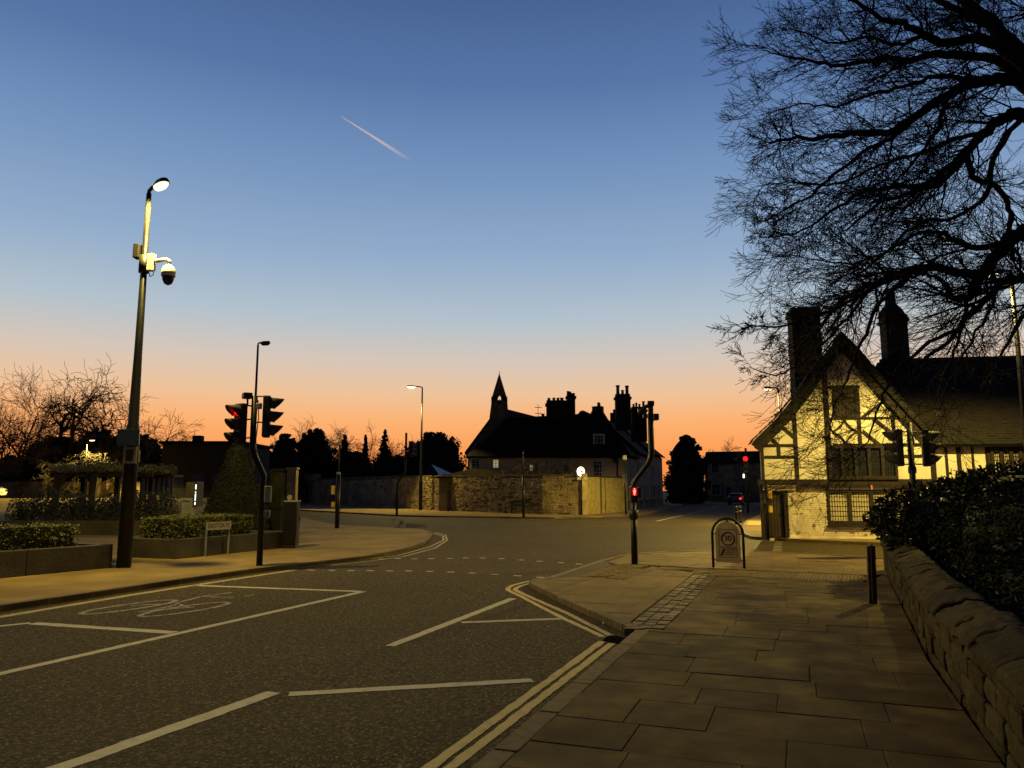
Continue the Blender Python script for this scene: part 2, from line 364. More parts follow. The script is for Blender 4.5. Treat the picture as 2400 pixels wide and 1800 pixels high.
def marking(name, pts, w, mat, z=0.004, jag=0.0):
    pts = [Vector((p[0], p[1])) for p in pts]
    # resample for a slightly uneven edge
    q = [pts[0]]
    for a_, b_ in zip(pts, pts[1:]):
        k = max(1, int((b_ - a_).length / 0.12))
        for i in range(1, k + 1): q.append(a_ + (b_ - a_) * i / k)
    L, Rr = offset_line(q, w); m = MB()
    for i in range(len(L)):
        d = (L[i] - Rr[i]).normalized()
        L[i] = L[i] + d * random.gauss(0, 0.004); Rr[i] = Rr[i] + d * random.gauss(0, 0.004)
    n0 = 0
    for a_, b_ in zip(L, Rr): m.v += [Vector((a_.x, a_.y, z)), Vector((b_.x, b_.y, z))]
    for i in range(len(L) - 1): m.f.append((2 * i, 2 * i + 1, 2 * i + 3, 2 * i + 2))
    return m.build(name, mat, road)
def ext(a, b_, k): return a + (a - b_) * k
# double yellow lines beside our kerb
for p, q in (((927, 1659), (1301, 1386)), ((973, 1659), (1322, 1390))):
    a, b_ = g(*p), g(*q); marking('double_yellow_line', [ext(a, b_, 1.6), b_], 0.085, 'yellow_paint')
# round the build-out
o1 = [(1175, 1072), (700, 850), (420, 705), (200, 590), (90, 540), (52, 515), (60, 490), (110, 462), (400, 390), (575, 391)]
o2 = [(1262, 1056), (750, 792), (400, 640), (190, 545), (135, 517), (150, 496), (210, 470), (480, 394)]
for o_ in (o1, o2): marking('double_yellow_line', [gs(*Z3(*p)) for p in o_], 0.085, 'yellow_paint')
for o_ in ([(1020, 215), (1300, 165), (1500, 134), (1900, 100)], [(1095, 222), (1350, 172), (1520, 146), (1900, 108)]):
    marking('double_yellow_line', [gs(*Z3(*p)) for p in o_], 0.075, 'yellow_paint')
for o_ in ([(700, 1219), (790, 1209), (860, 1200), (930, 1181), (958, 1167), (957, 1158), (935, 1152)], [(715, 1221), (800, 1212), (870, 1203), (940, 1184), (966, 1167), (962, 1156), (940, 1150)]):
    marking('double_yellow_line', [g(*p) for p in o_], 0.07, 'pale_yellow')
# kerb-side line on the left
marking('kerb_line', [ext(g(0, 1333), g(300, 1283), 1.5), g(0, 1333), g(300, 1283), g(470, 1257), g(640, 1231)], 0.17, 'pale_yellow')
# white lines
def wl(p, q, w, k=0.0, mat='white_paint'):
    a, b_ = g(*p), g(*q); marking('lane_line', [ext(a, b_, k), b_], w, mat)
wl((0, 1456), (785, 1278), 0.13, 1.2)
wl((420, 1265), (778, 1278), 0.16)
wl((70, 1347), (376, 1367), 0.17)
wl((0, 1353), (66, 1346), 0.12, 6)
wl((140, 1656), (592, 1496), 0.15, 1.0)
wl((1150, 1470), (624, 1500), 0.14)
wl((843, 1396), (1108, 1293), 0.13)
wl((1210, 1337), (997, 1345), 0.13)
wl((1418, 1126), (1476, 1113), 0.13); wl((1484, 1111), (1520, 1103), 0.12, 0, 'worn_paint'); wl((1525, 1101), (1552, 1094), 0.12, 0, 'worn_paint')
wl((1600, 1128), (1650, 1128), 0.2); wl((1555, 1131), (1590, 1130), 0.15, 0, 'worn_paint')
wl((1140, 1122), (1330, 1128), 0.10, 0, 'worn_paint'); wl((960, 1118), (1080, 1121), 0.10, 0, 'worn_paint')
def stud(c, w=0.17, d=0.12):
    c = Vector((c.x, c.y)); m = MB()
    p = [c + V * sx * w / 2 + U * sy * d / 2 for sx, sy in ((-1, -1), (1, -1), (1, 1), (-1, 1))]
    m.quad(*[(q.x, q.y, 0.005) for q in p]); m.build('crossing_stud', 'white_paint', road)
for x, y in ((1345, 68), (1435, 68), (1515, 70), (1600, 70), (1685, 71), (1765, 71), (1857, 73), (1948, 76), (2040, 80), (2137, 86)): stud(gs(*Z8(x, y)))
for x, y in ((165, 352), (435, 370), (205, 165), (425, 180), (675, 198), (890, 214)): stud(gs(*Z3(x, y)))
for x, y in ((1650, 20), (1720, 18), (1790, 19), (1863, 18), (1943, 17), (2012, 15), (2085, 15), (2167, 18)): stud(gs(*Z8(x, y)))
Z5 = zs(1620, 1180, 4.809)
for i in range(8):                          # little ladder of bars across the side street
    c = gs(*Z5(988 - 28 * i / 7, 432 + 122 * i / 7)); m = MB()
    m.quad(*[(c.x + a_, c.y + b_, 0.005) for a_, b_ in ((-.13, -.07), (.13, -.09), (.13, .05), (-.13, .07))]); m.build('crossing_bar', 'white_paint', road)
# bicycle symbol in the waiting box
Z9 = zs(160, 1360, 4.809)
def ring(p, q, minor, w):
    a, b_ = gs(*Z9(*p)), gs(*Z9(*q)); c = (a + b_) / 2; d = (b_ - a) / 2; e = Vector((d.y, -d.x, 0)).normalized() * minor
    pts = [c + d * math.cos(t) + e * math.sin(t) for t in [2 * math.pi * i / 40 for i in range(41)]]
    marking('cycle_symbol', pts, w, 'worn_paint', 0.0045)
ring((165, 382), (1190, 226), 0.27, 0.09); ring((830, 408), (1780, 252), 0.27, 0.09)
for l in ([(700, 290), (1210, 262), (1350, 305)], [(780, 362), (960, 340), (1260, 268)], [(1110, 330), (1420, 305)], [(1210, 262), (1500, 185), (1860, 198)], [(1500, 185), (1700, 160), (1840, 138)], [(1980, 180), (2090, 168)]):
    marking('cycle_symbol', [gs(*Z9(*p)) for p in l], 0.07, 'worn_paint', 0.0052)
# gully grate in the corner of the build-out
gc = [gs(*Z3(*p)) for p in ((1262, 1062), (1550, 1112), (1450, 1175), (1170, 1118))]
grate = thing('gully_grate', (gc[0] + gc[2]) / 2, 'black iron gully grate in the gutter where the double yellow lines break', 'drain grate')
MB().prism([(p.x, p.y) for p in gc], 0.001, 0.004).build('pit_shade_plate', 'iron', grate)  # flat dark plate, its colour standing for the shade below the bars
m = MB()
for i in range(9):
    f = (i + 0.5) / 9; a, b_ = gc[0].lerp(gc[3], f), gc[1].lerp(gc[2], f)
    MB().tube([a + Vector((0, 0, .012)), b_ + Vector((0, 0, .012))], 0.008, 4).build('bar', 'iron', grate)
for f in (0.02, 0.5, 0.98):
    a, b_ = gc[0].lerp(gc[1], f), gc[3].lerp(gc[2], f); MB().tube([a + Vector((0, 0, .008)), b_ + Vector((0, 0, .008))], 0.008, 4).build('cross_bar', 'iron', grate)

# ---- right-hand pavement, slab by slab
kR = [st(-8, -1.95), st(9.45, -1.95)] + [Vector(g(*p)[:2]) for p in ((1345, 1367), (1320, 1355), (1200, 1300), (1150, 1273), (1142, 1266), (1152, 1258), (1180, 1249), (1290, 1213), (1360, 1204), (1435, 1199), (1520, 1196), (1600, 1196), (1700, 1201), (1800, 1206), (1890, 1212))]
wallA, wallB, wallC = st(-8, 1.02), st(8.8, 1.08), Vector((7.75, 16.5))
regR = kR + [Vector((14, 17.2)), Vector((9.5, 16.2)), wallC, wallB, wallA]
cross0, cross1 = Vector(g(1180, 1249)[:2]), Vector(g(1285, 1214)[:2])
def segd(p, a, b_):
    t = max(0, min(1, (p - a).dot(b_ - a) / (b_ - a).length_squared)); return (p - a - (b_ - a) * t).length
def zpR(p):
    d = segd(Vector((p[0], p[1])), cross0, cross1); f = min(1, max(0, (d - 0.15) / 1.3)); return 0.018 + 0.085 * f * f * (3 - 2 * f)
pvR = MB().prism(regR, 0.0015, 0.008).build('pavement', 'pave_base'); pvR['kind'] = 'structure'
def shrink(p, k):
    c = sum(p, Vector((0, 0))) / len(p); return [q + (c - q).normalized() * k if (c - q).length > k else q for q in p]
def dedupe(p):
    o = []
    for q in p:
        if not o or (q - o[-1]).length > 0.02: o.append(q)
    if len(o) > 2 and (o[0] - o[-1]).length < 0.02: o.pop()
    return o
slabno = [0]
def slab(poly, mat, parent, zf, name='paving_slab', gap=0.0035, jit=0.004):
    poly = dedupe(poly)
    if len(poly) < 3 or area2(poly) < 0.01: return
    poly = shrink(poly, gap); dz = rnd(-jit, jit); tx, ty = rnd(-jit, jit), rnd(-jit, jit); c = sum(poly, Vector((0, 0))) / len(poly)
    m = MB(); m.prism(poly, 0.0085, lambda p: zf(p) + dz + tx * (p.x - c.x) + ty * (p.y - c.y)); slabno[0] += 1
    return m.build(name, mat, parent, bevel=0.005 if c.y < 13 else 0)
def courses(region, t0, t1, s0, s1, ds, wt, mat, parent, zf, skew=0.0, jit=0.004):
    s = s0
    while s < s1:
        d = rnd(*ds); t = t0 - rnd(0, wt[0])
        while t < t1:
            w = rnd(*wt)
            c = [st(s + skew * t, t), st(s + skew * (t + w), t + w), st(s + d + skew * (t + w), t + w), st(s + d + skew * t, t)]
            slab(clip(region, c), mat, parent, zf, jit=jit); t += w
        s += d
# main walk: courses across the pavement, kerb stones, old kerb line of setts
mainreg = [st(0.5, -1.76), st(9.75, -1.76), st(9.75, -1.62), st(17.0, -1.62), Vector((9.5, 16.2)), wallC, wallB, st(0.5, 1.05)]
tacA = [Vector(gs(*p)[:2]) for p in ((1347, 1354.6), (1444.6, 1328.5), (1530, 1337.7), (1464.5, 1371.5))]
tacB = [Vector(gs(*p)[:2]) for p in ((1510, 1338), (1660, 1344), (1850, 1353), (2035, 1361), (2035, 1378), (1850, 1369), (1660, 1357), (1560, 1345))]
s_t = lambda p: (p.x * U.x + p.y * U.y, p.x * V.x + p.y * V.y)
mainreg2 = [st(0.5, -1.782), st(9.46, -1.782), st(9.46, -1.63)] + [st(15.9, -1.62)] + [Vector(gs(*p)[:2]) for p in ((1660, 1358), (1850, 1370), (2035, 1379))] + [wallC + Vector((-.2, -.6)), wallB, st(0.5, 1.05)]
MB().prism(mainreg2, 0.0085, 0.0955).build('joint_fill', 'joint_fill', pvR)
courses(mainreg2, -1.76, 2.6, 1.0, 18, (0.46, 0.72), (0.55, 1.1), 'slab', pvR, zpR)
farreg = [Vector(gs(*p)[:2]) for p in ((1530, 1336), (1660, 1343), (1850, 1352), (2035, 1360))] + [Vector((9.5, 16.2)), Vector((13.5, 17.2))] + [Vector(g(*p)[:2]) for p in ((1885, 1214), (1800, 1208.5), (1700, 1203.5), (1600, 1198.5), (1520, 1198.5), (1435, 1201.5), (1370, 1206), (1310, 1214.5))] + [Vector(gs(*p)[:2]) for p in ((1446, 1327),)]
courses(farreg, -4.5, 9, 13, 23, (0.6, 0.75), (0.6, 0.95), 'slab_pale', pvR, zpR)
buildout = [st(9.6, -2.12), st(16.2, -2.12)] + [Vector(gs(*p)[:2]) for p in ((1530, 1338.5), (1465, 1372.5), (1346, 1355.5))] + [Vector(g(*p)[:2]) for p in ((1195, 1252), (1165, 1262), (1160, 1268), (1210, 1297), (1330, 1352), (1352, 1363))]
courses(buildout, -7, -1.9, 8, 19, (0.6, 0.8), (0.6, 0.95), 'slab_pale', pvR, zpR, jit=0.002)
def kerb_run(pts, w, length, parent, z0=0.002, zf=lambda p: 0.103, mat='kerb', side=1, name='kerb_stone', group=None):
    acc = []
    for a, b_ in zip(pts, pts[1:]):
        L = (b_ - a).length; k = max(1, round(L / length))
        for i in range(k): acc.append((a + (b_ - a) * i / k, a + (b_ - a) * (i + 1) / k))
    for p, q in acc:
        d = (q - p).normalized(); nrm = Vector((-d.y, d.x)) * side * w; e = d * 0.006
        poly = [p + e, q - e, q - e + nrm, p + e + nrm]; dz = rnd(-.004, .004)
        MB().prism(poly, z0, lambda v: zf(v) + dz).build(name, mat, parent, bevel=0.012 if p.y < 24 else 0)
kerb_run(kR[:2], 0.17, 0.92, pvR, zf=zpR, side=-1)
kerb_run(kR[1:], 0.16, 0.9, pvR, zf=zpR, side=-1)
s = 9.47
while s < 16.1:                              # three rows of setts
    d = rnd(0.13, 0.2)
    for k in range(3):
        t0 = -2.10 + 0.155 * k; off = rnd(-.02, .02)
        slab([st(s + off, t0), st(s + off, t0 + .15), st(s + d - .012 + off, t0 + .15), st(s + d - .012 + off, t0)], 'sett', pvR, lambda p: zpR(p) - 0.004, 'sett', 0.008, 0.007)
    s += d
MB().prism([st(9.40, -1.79), st(9.42, -1.93), Vector(g(1349, 1366)[:2]) + V * .05, Vector(g(1330, 1356)[:2]) + V * .1, st(9.9, -2.1), st(9.9, -1.79)], 0.0086, 0.094).build('joint_fill', 'joint_fill', pvR)
# tactile slabs with raised blisters
def blister_mesh():
    m = MB(); q = 0.4; m.box(-q / 2 + .004, q / 2 - .004, -q / 2 + .004, q / 2 - .004, -0.06, 0)
    for i in range(6):
        for j in range(6):
            x, y = (i - 2.5) * .066, (j - 2.5) * .066; r1, r2 = .026, .016; nn = len(m.v)
            m.v += [Vector((x + a * r1, y + c * r1, 0.0005)) for a, c in ((-1, -1), (1, -1), (1, 1), (-1, 1))] + [Vector((x + a * r2, y + c * r2, .009)) for a, c in ((-1, -1), (1, -1), (1, 1), (-1, 1))]
            m.f += [(nn + 4, nn + 5, nn + 6, nn + 7)] + [(nn + k, nn + (k + 1) % 4, nn + 4 + (k + 1) % 4, nn + 4 + k) for k in range(4)]
    me = bpy.data.meshes.new('tactile_slab'); me.from_pydata(m.v, [], m.f); me.materials.append(M['tactile']); return me
BM = blister_mesh()
def inside(p, poly):
    c = False
    for i in range(len(poly)):
        a, b_ = poly[i], poly[i - 1]
        if (a.y > p.y) != (b_.y > p.y) and p.x < (b_.x - a.x) * (p.y - a.y) / (b_.y - a.y) + a.x: c = not c
    return c
def tactile(poly, ang):
    ux = Vector((math.cos(ang), math.sin(ang))); uy = Vector((-ux.y, ux.x)); cs = [(p.dot(ux), p.dot(uy)) for p in poly]
    x = min(c[0] for c in cs) + .2
    while x < max(c[0] for c in cs) + .2:
        y = min(c[1] for c in cs) + .2
        while y < max(c[1] for c in cs) + .2:
            p = ux * x + uy * y
            if inside(p, poly):
                o = bpy.data.objects.new('tactile_slab', BM); COL.objects.link(o); o.parent = pvR
                o.location = (p.x, p.y, zpR(p) + 0.004)
                e = 0.2; gx_ = (zpR(p + Vector((e, 0))) - zpR(p - Vector((e, 0)))) / (2 * e); gy_ = (zpR(p + Vector((0, e))) - zpR(p - Vector((0, e)))) / (2 * e)
                o.rotation_euler = (Vector((-gx_, -gy_, 1)).to_track_quat('Z', 'Y').to_matrix() @ Matrix.Rotation(ang, 3, 'Z')).to_euler()
            y += .402
        x += .402
dA = tacA[1] - tacA[0]; tactile(tacA, math.atan2(dA.y, dA.x))
dB = tacB[3] - tacB[0]; tactile([tacB[0] + Vector((0, .02)), tacB[1], tacB[2], tacB[3], tacB[4] - Vector((0, .05)), tacB[5] - Vector((0, .1)), tacB[6] - Vector((0, .1)), tacB[7]], math.atan2(dB.y, dB.x))
MB().prism(tacA, 0.009, lambda p: max(.012, zpR(p) - 0.03)).build('tactile_bed', 'pave_base', pvR)
MB().prism(tacB, 0.009, lambda p: max(.012, zpR(p) - 0.03)).build('tactile_bed', 'pave_base', pvR)

# ---- left-hand footway and garden forecourt
kL = [Vector(p) for p in ((-15.6, -11.2),)] + [Vector(g(*p)[:2]) for p in ((0, 1323), (200, 1292), (390, 1262), (470, 1250), (560, 1237), (640, 1228), (700, 1221), (780, 1211), (830, 1202), (880, 1191), (915, 1178), (930, 1167), (934, 1158), (925, 1151), (900, 1147))] + [Vector((-8.6, 38.2)), Vector((-13.5, 49.5)), Vector((-17, 58))]
regL = kL + [Vector((-74, 58)), Vector((-74, -11.2))]
pvL = MB().prism(regL, 0.0015, 0.1).build('footway', 'footway'); pvL['kind'] = 'structure'
kerb_run(kL, 0.15, 0.92, pvL, zf=lambda p: 0.104, side=1)
# rising side street far left
b = MB(); b.v = [Vector(p) for p in ((-74, 44, .102), (-19, 44, .102), (-22, 60, .25), (-30, 76, .95), (-30, 100, 1.0), (-120, 100, 1.0), (-120, 76, .95), (-90, 60, .25))]
b.f = [(0, 1, 2, 7), (7, 2, 3, 6), (6, 3, 4, 5)]
b.build('side_street', 'footway')['kind'] = 'structure'
# far pavement along the stone wall
fk = [Vector(g(*p)[:2]) for p in ((600, 1101), (660, 1104), (760, 1110), (860, 1115.5), (930, 1117.5), (1000, 1118.5), (1130, 1120), (1200, 1121))] + [Vector((4.5, 51.0)), Vector((7.5, 52.3)), Vector((9.6, 56)), Vector((20.9, 95)), Vector((27, 125))]
regF = fk + [Vector((19, 125)), Vector((17.5, 95)), Vector((8.3, 62)), Vector((6, 66)), Vector((-14, 90)), Vector((-34, 118)), Vector((-40, 112))]
pvF = MB().prism(regF, 0.0015, 0.1).build('pavement', 'footway'); pvF['kind'] = 'structure'
kerb_run(fk[:-2], 0.15, 1.8, pvF, zf=lambda p: 0.106, side=1)
# pavement round the timbered house
hk = [Vector(p) for p in ((32, 100), (20.2, 62))] + [Vector(g(*p)[:2]) for p in ((1612, 1128), (1600, 1148), (1606, 1158), (1625, 1165), (1700, 1170), (1761, 1173), (1876, 1178))] + [Vector((16.5, 22.4)), Vector((30, 14))]
regH = hk + [Vector((32, 20)), Vector((40, 60)), Vector((42, 100))]
pvH = MB().prism(regH, 0.0015, 0.1).build('pavement', 'footway'); pvH['kind'] = 'structure'
kerb_run(hk[1:-1], 0.15, 0.9, pvH, zf=lambda p: 0.105, side=1)
for x, y in ((533, 965), (1180, 915), (1135, 876), (1545, 1070), (165, 838)):       # scraps of litter and bits of stone
    c = gs(*Z3(x, y)); MB().cbox((c.x, c.y, 0.012 if x < 1500 else 0.014), .03, .02, .018, rnd(0, 3)).build('litter', 'litter', road)
# ================================================================== timbered house on the corner
HA = R(9); HD = Vector((math.cos(HA), -math.sin(HA), 0)); HO = Vector((-math.sin(HA), -math.cos(HA), 0))   # along the front / out of it
HP = Vector((10.0, 27.15, 0)); HB = Vector((.40, .9165, 0))      # the street runs back at a slant
def fp(x, y, o=0.0):                        # zoomed-photo point on the house front (pushed out by o) -> (a, z)
    r = ray(*Z6(x, y)); c = Vector((0, 0, H)); p0 = HP + HO * o
    t = (p0 - c).dot(HO) / r.dot(HO); q = c + r * t - p0
    return q.dot(HD), q.z
def hw(a, o, z): return HP + HD * a + HO * o + Vector((0, 0, z))
house = thing('timber_framed_house', hw(2.5, -2, 0), 'black and white timber framed house with tiled gable and jettied upper storey on the corner', 'house')
def hbox(m, a0, a1, z0, z1, o0, o1):
    return m.obox(hw(a0, o0, z0), HD * (a1 - a0), HO * (o1 - o0), (0, 0, z1 - z0))
def trect(x0, y0, x1, y1, o0=-0.03, o1=0.035, name='timber', mat='timber', parent=None, base=None):
    """rectangle given by zoom pixels; x read at the foot so that posts stand upright"""
    a0, z0 = fp(x0, y1); a1, _ = fp(x1, y1); _, z1 = fp(x0, y0)
    m = MB(); hbox(m, a0, a1, z0, z1, o0, o1); return m.build(name, mat, parent or house, bevel=0.006)
def tbar(p, q, w, o0=-0.03, o1=0.032, name='brace', mat='timber', parent=None):
    (a0, z0), (a1, z1) = fp(*p), fp(*q); d = Vector((a1 - a0, z1 - z0)).normalized(); n_ = Vector((-d.y, d.x)) * w / 2
    poly = [hw(a0 + n_.x, o0, z0 + n_.y), hw(a1 + n_.x, o0, z1 + n_.y), hw(a1 - n_.x, o0, z1 - n_.y), hw(a0 - n_.x, o0, z0 - n_.y)]
    return MB().extrude(poly, HO * (o1 - o0)).build(name, mat, parent or house)
A = lambda x, y=1100: fp(x, y)[0]
Zz = lambda y, x=600: fp(x, y)[1]
aL, aR = A(120, 1150), A(1165, 1150)
zj = Zz(1168)                                # jetty
# gable outline, curved foot on both slopes
prof = [fp(*p) for p in ((45, 940), (70, 908), (200, 782), (330, 622), (470, 415), (590, 268), (705, 385), (850, 560), (1000, 722), (1140, 868))]
inner = [fp(*p) for p in ((118, 975), (205, 850), (335, 690), (480, 480), (590, 345), (700, 460), (850, 640), (990, 790), (1130, 935))]
# upper wall (plaster) of the gable, real thickness
m = MB(); poly = [(aL, zj)] + [(max(a, aL), z) for a, z in inner[0:1]] + inner[1:-1] + [(aR, inner[-1][1]), (aR, zj)]
m.extrude([hw(a, 0, z) for a, z in poly], HO * -0.25); m.build('plaster_wall', 'plaster', house)
# side wall and back so that the house is closed
m = MB(); m.obox(hw(aL, -.26, zj), HD * .25, HB * 8, (0, 0, inner[0][1] - zj)); m.build('side_wall', 'plaster', house)
m = MB(); m.obox(hw(aL + .22, -.3, 0), HD * .23, HB * 8, (0, 0, zj)); m.build('side_wall', 'paint_brick', house)
# ground floor wall set back under the jetty
a_end = A(1711, 1150) + 6.0
zt = zj - 0.02
aw0, aw1, wz0, wz1 = A(524, 1430), A(935, 1430), fp(560, 1432)[1], fp(560, 1214)[1]
ad0, ad1 = A(150, 1495), A(290, 1500)
m = MB()
for a0, a1, z0, z1 in ((ad1 - .02, aw0, 0.05, zt), (aw0, aw1, 0.05, wz0), (aw1, a_end, 0.05, zt)):
    hbox(m, a0, a1, z0, z1, -0.55, -0.20)
m.build('brick_wall', 'paint_brick', house)
for x_, y_, w_, h_ in ((465, 1335, 14, 14), (425, 1445, 22, 30), (650, 1478, 34, 9), (355, 1360, 12, 10), (300, 1290, 10, 40), (560, 1475, 16, 10), (740, 1492, 22, 10), (500, 1360, 8, 8), (330, 1480, 30, 12)):
    a0, z0 = fp(x_, y_, -.16); a1, _ = fp(x_ + w_, y_, -.16); _, z1 = fp(x_, y_ - h_, -.16); ca, cz_ = (a0 + a1) / 2, (z0 + z1) / 2
    MB().extrude([hw(ca + (a1 - a0) * .5 * math.cos(t) * rnd(.6, 1.2), -.17, cz_ + (z1 - z0) * .5 * math.sin(t) * rnd(.6, 1.2)) for t in [6.283 * i / 9 for i in range(9)]], HO * .012).build('bare_patch', 'bare_brick', house)
m = MB(); rng = random.Random(3); cz = 0.06; row = 0          # painted brick face, brick by brick
while cz < zt - .03:
    a = ad1 - rng.uniform(0, .2); row += 1
    while a < A(1000, 1300):
        w = rng.uniform(.17, .26); a0, a1 = max(a, ad1 + .01), a + w - .012; mid = (a0 + a1) / 2
        if a1 > a0 + .03 and not (aw0 - .02 < mid < aw1 + .02 and wz0 - .03 < cz + .035 < zt) and rng.random() > (.01 if cz > .5 else .03):
            hbox(m, a0, a1, cz, min(cz + .062, zt - .005), -0.205, -0.182 + rng.uniform(-.012, .014))
        a += w
    cz += .074
pb = m.build('painted_bricks', 'paint_brick', house); pb['kind'] = 'stuff'
m = MB(); hbox(m, ad1 - .02, a_end, 0.04, 0.14, -0.24, -0.12); m.build('plinth', 'paint_brick', house)
# bressummer (jetty beam) and its moulding
trect(100, 1150, 1180, 1186, -0.25, 0.06, 'jetty_beam')
m = MB(); hbox(m, A(1180, 1186), a_end, fp(1180, 1186)[1], fp(1180, 1150)[1], -0.3, 0.03); m.build('jetty_beam', 'timber', house)
m = MB(); hbox(m, aL, a_end, zj - .08, zj - .012, -0.30, -0.16); m.build('jetty_soffit', 'timber', house)
# timbers
for r_ in ((118, 950, 136, 1150), (322, 700, 346, 1150), (518, 480, 550, 1150), (704, 600, 728, 938), (912, 700, 934, 936), (1148, 940, 1182, 1150)):
    trect(*r_, name='post')
for r_ in ((136, 936, 322, 953), (136, 1006, 322, 1023), (550, 934, 1148, 953), (518, 774, 1000, 789), (950, 1000, 1148, 1018), (510, 582, 712, 598)):
    trect(*r_, o1=0.03, name='rail')
trect(212, 953, 232, 1006, name='stud'); trect(1016, 953, 1050, 1150, name='stud', o1=.033)
tbar((168, 895), (218, 940), .10); tbar((222, 812), (326, 905), .11); tbar((795, 782), (912, 872), .12); tbar((728, 856), (830, 938), .12); tbar((905, 640), (720, 780), .10)
trect(232, 776, 322, 790, name='rail', o1=.028)
# quatrefoil panel: four concave braces meeting at the mid-sides
qa0, qa1 = A(550, 935), A(704, 935); qz0, qz1 = Zz(935), Zz(789); qc = Vector(((qa0 + qa1) / 2, (qz0 + qz1) / 2)); hx, hz = (qa1 - qa0) / 2, (qz1 - qz0) / 2
for sx in (-1, 1):
    for sz in (-1, 1):
        pts = []
        P0, P1, C0 = Vector((sx * hx, 0)), Vector((0, sz * hz)), Vector((sx * hx * .30, sz * hz * .30))
        for i in range(9):
            t = i / 8; pts.append(P0 * (1 - t) ** 2 + C0 * 2 * t * (1 - t) + P1 * t * t)
        w = [.10, .07, .065, .075, .11, .075, .065, .07, .10]; Lp, Rp = [], []
        for i, p in enumerate(pts):
            d = (pts[min(i + 1, 8)] - pts[max(i - 1, 0)]).normalized(); n_ = Vector((-d.y, d.x)); Lp.append(p + n_ * w[i] * .5); Rp.append(p - n_ * w[i] * .5)
        m = MB()
        for i in range(8):
            m.extrude([hw(qc.x + q.x, -.02, qc.y + q.y) for q in (Lp[i], Lp[i + 1], Rp[i + 1], Rp[i])], HO * .05)
        m.build('curved_brace', 'timber', house)
# boarded attic opening
ab0, ab1, bz0, bz1 = A(550, 775), A(704, 775), Zz(774), Zz(598)
m = MB(); hbox(m, ab0, ab1, bz0, bz1, -.05, .005); att = m.build('attic_shutter', 'timber', house)
for i in range(8):
    f0, f1 = i / 8 + .008, (i + 1) / 8 - .008; m = MB(); hbox(m, ab0 + (ab1 - ab0) * f0, ab0 + (ab1 - ab0) * f1, bz0 + .02, bz1 - .02, .004, .018 + .004 * (i % 2)); m.build('board', 'timber', att)
# windows
def window(name, x0, y0, x1, y1, lights, glass, o0, rail_top, sill, mat='timber', cols=5, rows=6, arch=0.0):
    a0, z0 = fp(x0, y1, o0); a1, _ = fp(x1, y1, o0); _, z1 = fp(x0, y0, o0)
    m = MB(); hbox(m, a0, a1, z0, z0 + sill, o0 - .1, o0 + .05); hbox(m, a0, a1, z1 - rail_top, z1, o0 - .1, o0 + .045)
    wv = .085
    hbox(m, a0, a0 + wv, z0 + sill, z1 - rail_top, o0 - .1, o0 + .045); hbox(m, a1 - wv, a1, z0 + sill, z1 - rail_top, o0 - .1, o0 + .045)
    W_ = m.build(name, mat, house, bevel=.006)
    lw = (a1 - a0 - 2 * wv - (lights - 1) * .11) / lights
    for i in range(lights):
        b0 = a0 + wv + i * (lw + .11); b1 = b0 + lw; c0, c1 = z0 + sill, z1 - rail_top
        if i < lights - 1:
            m = MB(); hbox(m, b1, b1 + .11, c0, c1, o0 - .1, o0 + .04); m.build('mullion', mat, W_)
        m = MB(); hbox(m, b0, b1, c0, c1, o0 - .075, o0 - .06); m.build('pane', glass, W_)
        m = MB()
        for k in range(1, cols): x = b0 + (b1 - b0) * k / cols; hbox(m, x - .007, x + .007, c0, c1, o0 - .061, o0 - .045)
        for k in range(1, rows): z = c0 + (c1 - c0) * k / rows; hbox(m, b0, b1, z - .008, z + .008, o0 - .0612, o0 - .0452)
        m.build('lead_lattice', 'timber', W_)
        if arch:
            m = MB(); K_ = 8
            for k in range(K_):
                x0_, x1_ = b0 + lw * k / K_, b0 + lw * (k + 1) / K_
                f = lambda x: c1 - arch * (2 * abs((x - b0) / lw - .5)) ** 3 - .004
                m.extrude([hw(x0_, o0 - .06, f(x0_)), hw(x1_, o0 - .06, f(x1_)), hw(x1_, o0 - .06, c1 + .004), hw(x0_, o0 - .06, c1 + .004)], HO * .08)
            m.build('arched_head', mat, W_)
    return W_
window('upper_window', 528, 950, 948, 1152, 5, 'glass', 0.08, .07, .13, cols=4, rows=7)
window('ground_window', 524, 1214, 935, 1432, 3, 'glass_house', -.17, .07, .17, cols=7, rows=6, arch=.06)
m = MB(); hbox(m, aw0 - .04, aw1 + .04, wz0 - .05, wz0, -.25, -.04); m.build('window_sill', 'timber', house)
for x0, x1 in ((535, 655), (668, 790), (803, 928)):
    a0, a1 = A(x0, 1212), A(x1, 1212); m = MB(); hbox(m, a0, a1, wz1 + .012, zj - .09, -.22, -.15); m.build('coving_panel', 'plaster', house)
m = MB(); hbox(m, aw0 - .02, aw1 + .02, wz1 - .005, wz1 + .012, -.25, -.10); m.build('rail', 'timber', house)
# white coved cornice above the door
a0, a1 = A(128, 1212), A(325, 1212); zc0, zc1 = Zz(1216), Zz(1187)
pr = [(-.2, zc0), (-.08, zc0), (-.06, zc0 + .05), (.0, zc0 + .10), (.05, zc1 - .01), (.05, zc1), (-.2, zc1)]
MB().extrude([hw(a0, o, z) for o, z in pr], HD * (a1 - a0)).build('cornice', 'plaster', house)
